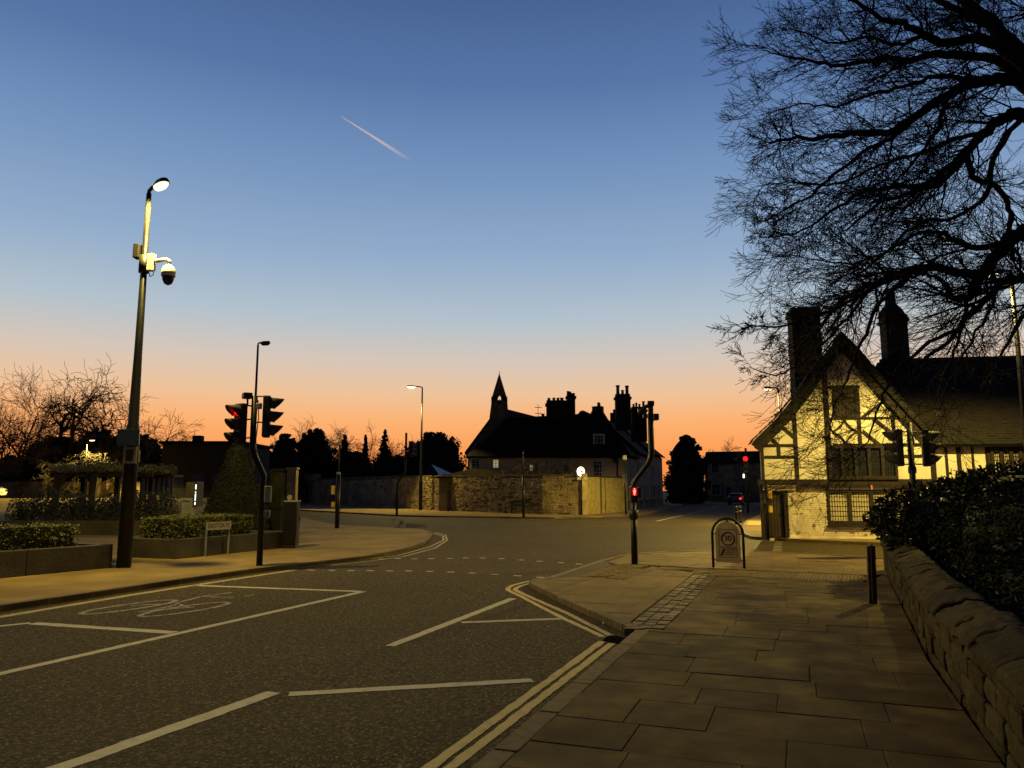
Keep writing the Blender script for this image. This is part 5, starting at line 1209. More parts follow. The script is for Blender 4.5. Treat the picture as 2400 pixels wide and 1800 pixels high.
MB().tube([(pz.x, GY, pz.z - .05), (gz.x, GY, gz.z - .28)], .05, 8).build('neck', 'black_metal', gl)

# ================================================================== street name plate
E0, E1 = gs(480.8, 1304, .1), gs(534, 1298.5, .1)
en = thing('street_name_sign', (E0 + E1) / 2, 'EASTGATE street name plate on two thin posts before the right planter', 'street sign')
ed = (E1 - E0).normalized(); eo = Vector((ed.y, -ed.x, 0)); ztp, zbt = atS(482, 1224, E0.y).z, atS(482, 1243, E0.y).z
for P_ in (E0, E1): MB().cbox(P_ + Vector((0, 0, (ztp - .1) / 2)), .04, .03, ztp - .1, math.atan2(ed.y, ed.x)).build('post', 'grey_paint', en)
EL = (E1 - E0).length; o_ = E0 - ed * .03 + eo * .02; plate = MB().obox(Vector((o_.x, o_.y, zbt)), ed * (EL + .06), eo * .012, (0, 0, ztp - zbt)).build('plate', 'sign_cream', en)
cE = (E0 + E1) / 2 + eo * .033; text_mesh('lettering', 'EASTGATE', (ztp - zbt) * .82, 'ink', plate, Vector((cE.x, cE.y, (ztp + zbt) / 2)), ed, (0, 0, 1), .002)
lt = plate.children[0]; 
ws_ = [ (v.co + ORG[plate] - (E0 + E1) / 2).dot(ed) for v in lt.data.vertices]; f_ = (EL * .94) / (max(ws_) - min(ws_))
for v in lt.data.vertices:
    w_ = v.co + ORG[plate] - cE; a_ = w_.dot(ed); v.co = v.co + ed * (a_ * (f_ - 1))

# ================================================================== grey cabinet and things by it
cA, cB, cC = gs(678, 1281, .1), gs(692, 1285.5, .1), gs(717, 1276, .1)
cab = thing('utility_cabinet', cB, 'tall dark grey utility cabinet at the end of the right planter', 'cabinet')
d1, d2 = (cC - cB), (cA - cB); d1 = d1.normalized() * .5; d2 = Vector((-d1.y, d1.x, 0)).normalized() * .36
ctop = atS(700, 1177, cB.y).z
MB().obox(cB + Vector((0, 0, .0)), d1, d2, (0, 0, .1)).build('base', 'dark_metal', cab)
body = MB().obox(cB + Vector((0, 0, .1)) - d1 * .02 , d1 * 1.04, d2, (0, 0, ctop - .2)).build('body', 'black_metal', cab, bevel=.01)
MB().obox(cB + Vector((0, 0, ctop - .098)) - d1 * .05 - d2 * .04, d1 * 1.1, d2 * 1.08, (0, 0, .045)).build('lid', 'grey_paint', cab, bevel=.008)
n1 = Vector((d1.y, -d1.x, 0)).normalized(); MB().obox(cB + d1 * .06 + n1 * .002 + Vector((0, 0, .2)), d1 * .84, n1 * .01, (0, 0, ctop - .42)).build('door', 'black_metal', cab); MB().obox(cB + d1 * .82 + n1 * .013 + Vector((0, 0, .75)), d1 * .04, n1 * .03, (0, 0, .14)).build('handle', 'grey_metal', cab)
w0 = atS(671, 1250, 24.2); lp = thing('low_marker_post', (w0.x, 24.2, .1), 'slim curved pale marker post with round head beside the grey cabinet', 'marker post')
MB().tube([(w0.x, 24.2, .1), (w0.x - .02, 24.2, .5), (w0.x + .02, 24.2, .95), (w0.x + .04, 24.2, 1.35)], [.07, .07, .05, .02], 8).build('post', 'sign_cream', lp, True)
q = atS(679, 1166, 24.2); MB().tube([(w0.x - .02, 24.24, .9), (q.x - .08, 24.24, q.z - .1), (q.x - .06, 24.24, q.z + .08)], .02, 6).build('hoop', 'dark_metal', lp)
m = MB(); m.extrude([Vector((q.x + .075 * math.cos(2 * math.pi * i / 16), 24.17, q.z + .085 * math.sin(2 * math.pi * i / 16))) for i in range(16)], (0, .05, 0)); m.build('round_head', 'sign_grey', lp)

# information totem with a lit edge
TYY = 27.0; t0, t1 = atS(427, 1216, TYY), atS(459, 1130, TYY)
tt = thing('information_totem', (t0.x, TYY, .1), 'stepped grey totem with a narrow lit side panel behind the right planter', 'totem')
MB().box(t0.x, t1.x - .03, TYY - .12, TYY + .3, .1, 1.5).build('column', 'grey_paint', tt, bevel=.01); MB().box(t0.x + .1, t1.x, TYY - .1, TYY + .28, 1.5, t1.z).build('head', 'concrete', tt, bevel=.02)
MB().box(t0.x - .02, t0.x + .3, TYY - .16, TYY + .1, 1.38, 1.42).build('shelf', 'grey_metal', tt)
s0, s1 = atS(460, 1183, TYY), atS(467.5, 1133, TYY)
MB().box(s0.x - .02, s1.x + .02, TYY - .2, TYY + .35, s0.z - .06, s1.z + .06).build('side_case', 'dark_metal', tt, bevel=.008)
for f0, f1 in ((.0, .13), (.2, .52), (.57, .62), (.72, .95)):
    MB().box(s0.x + .015, s1.x - .015, TYY - .206, TYY - .2005, s0.z + (s1.z - s0.z) * f0, s0.z + (s1.z - s0.z) * f1).build('lit_panel', 'screen_on', tt)

# ================================================================== bench by the wall
wA_, wB_ = wp[4], wp[5]; bd = Vector((*(wB_ - wA_).normalized(), 0)); bn = Vector((bd.y, -bd.x, 0)); kx = at(1098, 1106, 60); tt_ = kx.x / kx.y
ss = (tt_ * (wA_.y - .75) - wA_.x + .5) / (bd.x - tt_ * bd.y); BL = 2.15; bc0 = Vector((wA_.x + bd.x * ss, wA_.y + bd.y * ss, .1)) + bn * .55
bench = thing('park_bench', bc0 + bd * BL / 2, 'dark slatted wooden bench standing against the long stone wall', 'bench')
for i in range(4): MB().obox(bc0 + bn * (-.05 + .13 * i) + Vector((0, 0, .42)), bd * BL, bn * .11, (0, 0, .035)).build('seat_slat', 'wood', bench)
for i in range(4): MB().obox(bc0 + bn * (-.10 - .03 * i) + Vector((0, 0, .50 + .12 * i)), bd * BL, bn * .03, (0, 0, .10)).build('back_slat', 'wood', bench)
for s_ in (.05, BL - .12):
    MB().obox(bc0 + bd * s_ + bn * .40, bd * .07, bn * .07, (0, 0, .62)).build('leg', 'wood', bench); MB().obox(bc0 + bd * s_ - bn * .20, bd * .07, bn * .08, (0, 0, .95)).build('leg', 'wood', bench); MB().obox(bc0 + bd * s_ - bn * .2 + Vector((0, 0, .63)), bd * .07, bn * .7, (0, 0, .05)).build('arm_rest', 'wood', bench)

# ================================================================== cars
def car(c, rz, mat, label, lit):
    c = Vector(c); m3 = Matrix.Rotation(rz, 3, 'Z'); t = thing('parked_car', c, label, 'car', 'parked cars'); T = lambda x, y, z: c + m3 @ Vector((x, y, z))
    pr = [(-2.1, .3), (-2.15, .65), (-2.05, .95), (-1.7, 1.02), (-1.2, 1.42), (.5, 1.45), (1.15, 1.0), (1.95, .85), (2.15, .6), (2.1, .3)]
    hw_ = [.82, .86, .86, .84, .66, .66, .82, .82, .8, .8]; b = MB(); k = len(pr)
    b.v = [T(-w, y, z) for (y, z), w in zip(pr, hw_)] + [T(w, y, z) for (y, z), w in zip(pr, hw_)]
    b.f = [tuple(range(k)), tuple(2 * k - 1 - i for i in range(k))] + [(i, k + i, k + (i + 1) % k, (i + 1) % k) for i in range(k)]
    body = b.build('body', mat, t, bevel=.05)
    MB().quad(T(-.68, -1.72, 1.035), T(.68, -1.72, 1.035), T(.60, -1.27, 1.39), T(-.60, -1.27, 1.39)).v
    g_ = MB(); n_ = m3 @ Vector((0, -.7, .7)) * .02; g_.extrude([T(-.70, -1.66, 1.06) + n_, T(.70, -1.66, 1.06) + n_, T(.58, -1.25, 1.385) + n_, T(-.58, -1.25, 1.385) + n_], n_ * .4); g_.build('rear_window', 'glass', t)
    g_ = MB(); n_ = m3 @ Vector((0, .6, .8)) * .02; g_.extrude([T(-.58, .56, 1.41) + n_, T(.58, .56, 1.41) + n_, T(.72, 1.08, 1.05) + n_, T(-.72, 1.08, 1.05) + n_], n_ * .4); g_.build('windscreen', 'glass', t)
    for s in (-1, 1):
        g_ = MB(); e_ = m3 @ Vector((s * .02, 0, .0)); g_.extrude([T(s * .83, -1.4, 1.05) + e_, T(s * .83, .9, 1.05) + e_, T(s * .69, .42, 1.38) + e_, T(s * .69, -1.1, 1.38) + e_], e_ * .4); g_.build('side_window', 'glass', t)
        for y in (-1.35, 1.35):
            w = MB().tube([T(s * .66, y, .32), T(s * .88, y, .32)], .32, 16).build('wheel', 'tyre', t); MB().tube([T(s * .875, y, .32), T(s * .89, y, .32)], .2, 12).build('rim', 'grey_metal', w)
        MB().cbox(T(s * .68, -2.13, .78), .22, .08, .2, rz).build('tail_light', 'tail_red' if (lit and s > 0) else 'lens_amber_off', t)
        MB().cbox(T(s * .6, 2.08, .72), .3, .1, .14, rz).build('headlight', 'grey_metal', t)
    MB().cbox(T(0, -2.15, .62), .5, .02, .11, rz).build('number_plate', 'sign_cream', t)
    return t
car(at(1590, 1085, 98) * Vector((1, 1, 0)), R(-20), 'car_silver', 'dark car with one glowing red tail light in the street ahead', True)
car((-54.6, 80, .98), R(80), 'car_white', 'white car cut off at the left edge beyond the garden', False)
# ================================================================== planters, hedges, topiary
def planter(front, depth, h, label, soil=True):
    front = [Vector(p) for p in front]; t = thing('planter', (front[0].x, front[0].y, .1), label, 'planter', 'low concrete planters on the left forecourt')
    nrm = lambda a, b_: (lambda d: Vector((-d.y, d.x)))((b_ - a).normalized())
    back = [p + nrm(front[max(0, i - 1)], front[max(1, i)]) * depth for i, p in enumerate(front)]
    outline = front + back[::-1]
    c = sum(outline, Vector((0, 0))) / len(outline)
    for i in range(len(outline)):
        a, b_ = outline[i], outline[(i + 1) % len(outline)]; d = (b_ - a).normalized(); n_ = Vector((-d.y, d.x)); n_ = n_ if n_.dot(c - a) > 0 else -n_
        k = max(1, round((b_ - a).length / 2.0))
        for j in range(k):
            p, q = a + (b_ - a) * j / k + d * .004, a + (b_ - a) * (j + 1) / k - d * .004
            MB().prism([p, q, q + n_ * .22, p + n_ * .22], .1, .1 + h).build('wall_block', 'concrete', t, bevel=.012)
    inn = [p + (c - p).normalized() * .2 for p in outline]
    MB().prism(inn, .101, .1 + h - .09).build('soil', 'soil', t); return t
rl = random.Random(21)
def leafcloud(m, pts_fn, n, size, rg, aspect=.45, up=0.0):
    for _ in range(n):
        p, nrm = pts_fn(rg); d = Vector((rg.gauss(0, 1), rg.gauss(0, 1), rg.gauss(0, 1) + up)).normalized()
        e = d.cross(nrm + Vector((rg.gauss(0, .5), rg.gauss(0, .5), rg.gauss(0, .5))))
        if e.length < .05: continue
        e.normalize(); s = size * rg.uniform(.6, 1.35); w = s * aspect
        k = len(m.v); m.v += [p - d * s * .5, p + e * w * .5, p + d * s * .5, p - e * w * .5]; m.f.append((k, k + 1, k + 2, k + 3))
def boxpts(o, ax, ay, az, rough=.04):
    o, ax, ay, az = Vector(o), Vector(ax), Vector(ay), Vector(az); A1, A2, A3 = ax.length * az.length, ay.length * az.length, ax.length * ay.length; tot = 2 * A1 + 2 * A2 + A3
    nz = az.normalized(); nx, ny = ax.normalized(), ay.normalized()
    def f(rg):
        r = rg.uniform(0, tot); u, v = rg.random(), rg.random()
        if r < A3: p, n_ = o + ax * u + ay * v + az, nz
        elif r < A3 + A1: p, n_ = o + ax * u + az * v, -ny
        elif r < A3 + 2 * A1: p, n_ = o + ax * u + az * v + ay, ny
        elif r < A3 + 2 * A1 + A2: p, n_ = o + ay * u + az * v, -nx
        else: p, n_ = o + ay * u + az * v + ax, nx
        b_ = noise.noise(p * 2.2) * .07
        return p + n_ * (rg.gauss(0, rough * .5) + b_ - .02), n_
    return f
def hedge(o, ax, ay, az, label, n, size=.05, mat='leaf_hedge', group='clipped box hedges in the planters', name='box_hedge'):
    t = thing(name, Vector(o) + Vector(ax) / 2 + Vector(ay) / 2, label, 'hedge', group); m = MB(); o, ax, ay, az = map(Vector, (o, ax, ay, az))
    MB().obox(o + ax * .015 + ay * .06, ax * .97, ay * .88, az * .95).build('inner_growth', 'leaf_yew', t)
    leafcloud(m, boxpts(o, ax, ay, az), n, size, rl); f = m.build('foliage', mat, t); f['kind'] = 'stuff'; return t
fA, fB = gs(0, 1355.6, .1), gs(262, 1330.8, .1); dL = (fB - fA).normalized(); fS = fA - dL * 5
planter([(fS.x, fS.y), (fB.x, fB.y)], 2.2, .5, 'long low concrete planter at the left edge behind the lamp column')
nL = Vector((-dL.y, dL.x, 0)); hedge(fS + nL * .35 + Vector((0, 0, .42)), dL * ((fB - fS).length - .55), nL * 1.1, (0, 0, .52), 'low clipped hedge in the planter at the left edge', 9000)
cF, cE_, cL = gs(411, 1311, .1), gs(676.5, 1282.7, .1), gs(356.5, 1304, .1)
dR = (cE_ - cF).normalized(); nR = Vector((-dR.y, dR.x, 0))
planter([(cF.x, cF.y), (cE_.x, cE_.y)], 1.75, .47, 'low concrete planter with clipped hedge behind the street name plate')
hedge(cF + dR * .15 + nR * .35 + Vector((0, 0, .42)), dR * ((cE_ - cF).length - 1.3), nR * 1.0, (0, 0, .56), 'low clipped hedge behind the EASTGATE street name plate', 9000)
# conical yew
YC = atS(551, 1211, 25.3); ytop = atS(566, 1036, 25.3).z
yew = thing('conical_yew', (YC.x, 25.3, .1), 'tall clipped cone shaped yew behind the left traffic signal', 'topiary')
MB().lathe((YC.x, 25.3, .1), [(.9, .0), (.98, .5), (.72, 1.4), (.45, 2.2), (.2, ytop - .35), (.05, ytop - .2)], 20).build('inner_growth', 'leaf_yew', yew)
def conepts(c, prof):
    c = Vector(c)
    tot = sum((b_[1] - a[1]) * (a[0] + b_[0]) for a, b_ in zip(prof, prof[1:]))
    def f(rg):
        r = rg.uniform(0, tot)
        for a, b_ in zip(prof, prof[1:]):
            w = (b_[1] - a[1]) * (a[0] + b_[0])
            if r < w: break
            r -= w
        u = rg.random(); rad = a[0] + (b_[0] - a[0]) * u; z = a[1] + (b_[1] - a[1]) * u; t = rg.uniform(0, 2 * math.pi); n_ = Vector((math.cos(t), math.sin(t), .35)).normalized()
        p = c + Vector((rad * math.cos(t), rad * math.sin(t), z)); return p + n_ * (rg.gauss(0, .03) + noise.noise(p * 2) * .08), n_
    return f
m = MB(); leafcloud(m, conepts((YC.x, 25.3, .1), [(.98, .05), (1.06, .5), (.8, 1.4), (.53, 2.2), (.29, ytop - .35), (.1, ytop - .12)]), 16000, .06, rl); f = m.build('foliage', 'leaf_yew', yew); f['kind'] = 'stuff'
# clipped yew pillar
a, b_ = atS(632, 1228, 27), atS(665, 1100, 27)
yp = hedge((a.x, 26.8, .1), (b_.x - a.x, 0, 0), (0, .5, 0), (0, 0, b_.z - .1), 'tall clipped square yew pillar right of the conical yew', 5000, .06, 'leaf_yew', None, 'yew_pillar'); yp['category'] = 'topiary'
# shrub bed and low wall in front of the pergola
def shrub(c, r, h, label, n, size, mat='leaf_shrub', stems=14, group='shrubs in the bed before the pergola', name='shrub', seed=0, cat='shrub'):
    rg = random.Random(seed); c = Vector(c); t = thing(name, c, label, cat, group); m = MB(); mm = MB()
    for i in range(stems):
        a = rg.uniform(0, 6.28); q = c + Vector((math.cos(a), math.sin(a), 0)) * r * rg.uniform(.2, .8) + Vector((0, 0, h * rg.uniform(.6, 1.0))); mm.tube([c, c.lerp(q, .5) + Vector((0, 0, h * .12)), q], [.02, .014, .005], 4)
    mm.build('stems', 'bark_far', t)
    def f(rgg):
        while True:
            v = Vector((rgg.gauss(0, 1), rgg.gauss(0, 1), rgg.gauss(0, 1))).normalized(); s = rgg.random() ** .33
            if v.z > -.6: break
        lump = 1 + .28 * noise.noise(Vector((v.x * 2 + c.x, v.y * 2 + c.y, v.z * 2)))
        p = c + Vector((v.x * r * s * lump, v.y * r * s * lump, h * .52 + v.z * h * .5 * s * lump)); return p, v
    leafcloud(m, f, n, size, rg, .5, .3); fo = m.build('foliage', mat, t); fo['kind'] = 'stuff'; return t
bw = thing('bed_wall', (-17, 29.6, .1), 'dark low wall edging the shrub bed before the pergola', 'wall')
for k in range(9): MB().box(-24 + 1.6 * k, -24 + 1.6 * k + 1.585, 29.4, 29.65, .1, .62).build('wall_block', 'concrete', bw, bevel=.015)
lbl = ['leftmost', 'second', 'third', 'fourth', 'fifth', 'sixth', 'seventh', 'eighth']
for i in range(8):
    x = at(45 + 43 * i, 1100, 31).x
    shrub((x, 31 + rl.uniform(-.4, .5), .1), .62 + rl.uniform(0, .12), 1.45 + rl.uniform(0, .35), lbl[i] + ' of the leafy shrubs, counted from the left, in the bed before the pergola', 1500, .10, seed=i)
# pergola with climber
PY_ = 38.0; x0, x1 = atS(135, 1110, PY_).x, atS(345, 1110, PY_).x
pg = thing('pergola', ((x0 + x1) / 2, PY_ + 1, .1), 'timber pergola with thick posts behind the shrub bed at left', 'pergola')
for k in range(6):
    x = x0 + (x1 - x0) * k / 5
    for yy in ((PY_, PY_ + 2.4) if k % 2 == 0 else ()): MB().box(x - .11, x + .11, yy - .11, yy + .11, .1, 2.42).build('post', 'bark_far', pg)
    MB().box(x - .06, x + .06, PY_ - .5, PY_ + 2.9, 2.58, 2.72).build('rafter', 'bark_far', pg)
for yy in (PY_, PY_ + 2.4): MB().box(x0 - .3, x1 + .3, yy - .07, yy + .07, 2.42, 2.58).build('beam', 'bark_far', pg)
cl_ = thing('climbing_plant', (x0, PY_ - .3, .1), 'pale leafy climber spread over the pergola top', 'climber'); mm = MB()
mm.tube([(x0 - .35, PY_ - .3, .1), (x0 - .1, PY_ - .2, 1.0), (x0 + .25, PY_ - .25, 1.9), (x0 + .6, PY_, 2.7)], [.13, .11, .09, .05], 7)
for k in range(26):
    xa = rl.uniform(x0, x1 - 1); mm.tube([(xa, PY_ + rl.uniform(-.2, 2.4), 2.75), (xa + .6, PY_ + rl.uniform(-.3, 2.5), 2.95 + rl.uniform(0, .2)), (xa + 1.4, PY_ + rl.uniform(-.4, 2.5), 2.85)], .02, 4)
mm.build('stems', 'bark_far', cl_)
def f(rg):
    x = rg.uniform(x0 - .2, x1 + .3); p = Vector((x, rg.uniform(PY_ - .5, PY_ + 2.8), 2.62 + rg.random() ** 1.2 * (.35 + .35 * noise.noise(Vector((x * .9, 0, 0))) ) + .1 * rg.random())); return p, Vector((0, -.4, 1))
m = MB(); leafcloud(m, f, 7000, .13, rl, .55); fo = m.build('foliage', 'leaf_climber', cl_); fo['kind'] = 'stuff'

# ================================================================== bare trees
def grow(m, rg, p, d, L, r, lev, P, out=None):
    seg = max(3, int(L / P['step'][min(lev, len(P['step']) - 1)])); seg = min(seg, 9); st_ = L / seg; pts = [p.copy()]; rad = [r]; wob = P['wob'][min(lev, len(P['wob']) - 1)]; bias = P['bias'][min(lev, len(P['bias']) - 1)]; tip = P.get('tip', .35)
    dirs = []
    for i in range(seg):
        d = (d + Vector((rg.gauss(0, wob), rg.gauss(0, wob), rg.gauss(0, wob))) + bias * st_).normalized(); p = p + d * st_; pts.append(p.copy()); rad.append(max(P['rmin'], r * (1 - (1 - tip) * (i + 1) / seg))); dirs.append(d.copy())
        if out and out(p): break
    m.tube(pts, rad, 6 if r > .06 else (4 if r > .02 else 3), cap=False)
    if lev >= P['levels']: return
    n_ = P['kids'][lev]; k = n_ if isinstance(n_, int) else rg.randint(*n_)
    for i in range(k):
        f = rg.uniform(P['from'][min(lev, len(P['from']) - 1)], 1.0) if i < k - 1 else 1.0
        j = min(len(dirs) - 1, int(f * len(dirs))); q = pts[j].lerp(pts[j + 1], f * len(dirs) - j if f < 1 else 1.0) if f < 1 else pts[-1]
        dd = dirs[j]; ang = R(rg.uniform(*P['ang'])); ax = dd.cross(Vector((rg.gauss(0, 1), rg.gauss(0, 1), rg.gauss(0, 1)))).normalized()
        nd_ = Matrix.Rotation(ang if i < k - 1 else ang * .5, 3, ax) @ dd
        grow(m, rg, q, nd_, L * rg.uniform(*P['ratio']), max(P['rmin'], rad[j] * rg.uniform(.5, .72)), lev + 1, P, out)
def bare_tree(base, h, label, seed, spread=1.0, twist=.22, droop=0.0, levels=4, r=.3, group='bare trees on the left', mat='bark_far', trunk=.32, rmin=.014, kids=(6, 6, 6, 5), name='bare_tree', lean=(0, 0)):
    rg = random.Random(seed); base = Vector(base); t = thing(name, base, label, 'tree', group); trk = MB(); tp = base + Vector((lean[0], lean[1], h * trunk))
    trk.tube([base - Vector((0, 0, .1)), base + Vector((0, 0, .25)), base.lerp(tp, .55) + Vector((rg.uniform(-.1, .1), 0, 0)), tp], [r * 1.5, r * 1.1, r * .9, r * .8], 8); trk.build('trunk', mat, t, True)
    m = MB(); P = dict(step=(h * .06, h * .05, h * .04, h * .03), wob=(twist, twist * 1.2, twist * 1.4, twist * 1.5), bias=(Vector((0, 0, .06)), Vector((0, 0, .03 - droop)), Vector((0, 0, -droop)), Vector((0, 0, -droop * 1.6))), levels=levels - 1, kids=kids, ang=(24, 58), ratio=(.48, .74), rmin=rmin, **{'from': (.3, .25, .2)})
    k = 5
    for i in range(k):
        a = 2 * math.pi * (i + rg.random() * .6) / k; el = rg.uniform(.55, 1.3) / spread; d = Vector((math.cos(a), math.sin(a), el)).normalized()
        grow(m, rg, tp - Vector((0, 0, rg.uniform(0, h * .06))), d, h * rg.uniform(.34, .46), r * rg.uniform(.45, .62), 0, P)
    m.build('crown', mat, t); return t
def tree_at(dx, dy_top, Y, zb, label, seed, **kw):
    q = at(dx, dy_top, Y); return bare_tree((q.x, Y, zb), (q.z - zb) * kw.pop('hf', 1.0), label, seed, **kw)
tree_at(160, 800, 92, .9, 'large contorted bare tree rising highest behind the pergola', 5, twist=.34, r=.6, spread=1.25, rmin=.022, hf=1.16)
tree_at(60, 835, 88, .9, 'slender upright bare tree near the left edge', 14, twist=.16, spread=.7, r=.25, rmin=.018, hf=1.12)
tree_at(15, 865, 84, .8, 'lowest bare tree cut off by the left edge', 8, twist=.2, spread=.9, r=.25, rmin=.016, droop=.02)
tree_at(300, 860, 90, .9, 'drooping bare tree behind the lit lamp column', 11, twist=.16, droop=.08, spread=1.1, r=.3, rmin=.018, hf=1.15)
tree_at(225, 915, 84, .8, 'short dense bare tree between the contorted tree and lamp column', 3, twist=.3, droop=.02, r=.25, spread=1.3, rmin=.015, kids=(6, 6, 6, 4))
tree_at(110, 900, 82, .8, 'short bushy bare tree under the contorted tree', 31, twist=.28, r=.22, spread=1.2, rmin=.015, kids=(6, 6, 6, 4))
# trees of the middle skyline
tree_at(690, 908, 118, 0, 'wide bare tree over the dark shrubbery right of the traffic signals', 17, twist=.2, spread=1.35, r=.3, rmin=.02, hf=.97, kids=(7, 7, 6, 5), group='bare trees on the middle skyline')
tree_at(775, 935, 128, 0, 'thin bare tree left of the narrow spruce', 18, twist=.2, r=.22, rmin=.02, group='bare trees on the middle skyline')
tree_at(862, 932, 130, 0, 'round bare tree between the broad spruce and dome shaped evergreen', 19, twist=.18, r=.25, rmin=.02, group='bare trees on the middle skyline')
tree_at(1000, 955, 130, 0, 'thin bare tree between the dome evergreen and chapel roof', 20, twist=.2, r=.2, rmin=.02, group='bare trees on the middle skyline')
tree_at(1560, 962, 150, 0, 'distant bare tree beyond the houses closing the street', 23, twist=.18, r=.25, rmin=.025, group='bare trees on the middle skyline')
q = z4(790, 900, 64.6); bare_tree((q.x, 64.4, .1), 5.1, 'spreading small bare tree against the cream house behind the stone wall', 41, mat='bark_lit', spread=1.9, twist=.25, r=.14, trunk=.42, rmin=.012, kids=(7, 7, 6, 5), group='bare trees on the middle skyline')

# ---- evergreens: leaf clumps through the crown
def evergreen(px, ptop, Y, zb, shape, wpx, label, seed, n=5200, size=.34, group='evergreens on the skyline', name='evergreen_tree'):
    rg = random.Random(seed); q = at(px, ptop, Y); base = Vector((q.x, Y, zb)); h = q.z - zb; w = wpx * K / F * Y / 2 * 1.2
    t = thing(name, base, label, 'tree', group); MB().tube([base - Vector((0, 0, .1)), base + Vector((0, 0, h * .8))], [h * .03, h * .01], 7).build('trunk', 'bark_far', t)
    mb = MB(); ml = MB()
    for i in range(26):
        zz = rg.uniform(.12, .85); a = rg.uniform(0, 6.28); rr = shape(zz) * w * .8; mb.tube([base + Vector((0, 0, h * zz * .92)), base + Vector((math.cos(a) * rr, math.sin(a) * rr, h * zz))], [.05, .015], 4)
    mb.build('limbs', 'bark_far', t)
    core = MB(); core.lathe(base, [(max(.05, shape(z_) * w * .74), h * z_ * .95) for z_ in [i / 10 for i in range(11)]], 14); core.v = [v + Vector((noise.noise(v * .35), noise.noise(v * .35 + Vector((9, 0, 0))), 0)) * w * .22 for v in core.v]; core.build('inner_growth', 'leaf_far', t)
    cl = []
    for i in range(190):
        zz = rg.random(); a = rg.uniform(0, 6.28); s = rg.random() ** .4; cl.append((Vector((math.cos(a) * shape(zz) * w * s * .92, math.sin(a) * shape(zz) * w * s * .92, h * zz * .99)), w * rg.uniform(.14, .26) * max(.35, shape(zz))))
    def f(rgg):
        c, r_ = cl[rgg.randrange(len(cl))]; v = Vector((rgg.gauss(0, 1), rgg.gauss(0, 1), rgg.gauss(0, .8))).normalized() * rgg.random() ** .4 * r_; p = base + c + v
        if p.z > base.z + h: p.z = base.z + h - rgg.random() * .3
        return p, v.normalized() if v.length > 0 else Vector((0, 0, 1))
    leafcloud(ml, f, n, size, rg, .6); fo = ml.build('crown', 'leaf_far', t); fo['kind'] = 'stuff'; return t
dome = lambda z: math.sqrt(max(0.02, 1 - max(0, (z - .25) / .75) ** 2.0)) if z > .25 else .9
con = lambda z: max(.04, (1 - z) ** .85) * (1 if z > .12 else .9)
blob = lambda z: max(.1, math.sin(math.pi * min(1, .18 + z * .8)) ** .6)
evergreen(940, 934, 122, 0, dome, 150, 'broad dome shaped dark evergreen left of the chapel', 1, 9000, .4)
evergreen(832, 928, 126, 0, con, 62, 'broad pointed spruce right of the narrow spruce', 2, 5000, .36)
evergreen(790, 936, 124, 0, con, 34, 'narrow pointed spruce on the middle skyline', 3, 3500, .34)
evergreen(745, 940, 120, 0, con, 60, 'dark pointed evergreen left of the narrow spruce', 4, 5000, .38)
evergreen(680, 926, 112, 0, blob, 100, 'rounded dark evergreen behind the yew pillar', 5, 7000, .4)
evergreen(618, 938, 106, 0, blob, 78, 'dark evergreen directly right of the traffic signal', 6, 6000, .4)
evergreen(760, 975, 112, 0, blob, 130, 'low dark evergreen behind the arched doorway', 7, 6500, .42)
evergreen(860, 985, 116, 0, blob, 150, 'low wide dark evergreen in front of the spruces', 8, 7000, .42)
evergreen(560, 965, 98, 0, blob, 90, 'dark evergreen behind the left traffic signal pole', 9, 5000, .4)
evergreen(300, 935, 96, .9, blob, 110, 'dark evergreen behind the lit lamp column', 10, 6000, .4)
evergreen(130, 945, 94, .9, blob, 150, 'wide dark evergreen under the contorted bare tree', 11, 7000, .42)
evergreen(30, 985, 95, .9, blob, 100, 'dark evergreen at the left edge behind the pale wall', 12, 5000, .42)
evergreen(215, 925, 95, .9, blob, 120, 'dark evergreen filling the gap left of the lamp column', 13, 6500, .42)
evergreen(1482, 940, 108, 0.05, dome, 82, 'large dark evergreen beside the street ahead', 14, 9000, .36)
evergreen(1460, 985, 101, 0.05, blob, 40, 'small dark evergreen at the end of the terrace', 15, 3500, .34)
# ================================================================== right garden: wall, laurel, big tree
GW = [st(-6, 1.06), st(2, 1.06), st(8.8, 1.12), Vector((7.85, 16.55))]
gw = thing('garden_wall', (4.6, 8.5, .1), 'low stone garden wall with sloping coping stones along the right pavement', 'wall')
rng = random.Random(12)
RT = bpy.data.textures.new('stone_relief', 'CLOUDS'); RT.noise_scale = .16; RT.noise_depth = 3
def rough_stone(o, k):
    bv = o.modifiers.new('bevel', 'BEVEL'); bv.width = .02; bv.segments = 2
    sb = o.modifiers.new('subdiv', 'SUBSURF'); sb.subdivision_type = 'SIMPLE'; sb.levels = 2; sb.render_levels = 3 if o.name.startswith('coping') else 2
    dm_ = o.modifiers.new('relief', 'DISPLACE'); dm_.texture = RT; dm_.texture_coords = 'GLOBAL'; dm_.strength = k * 1.6; dm_.mid_level = .55
    o.data.polygons.foreach_set('use_smooth', [True] * len(o.data.polygons)); return o
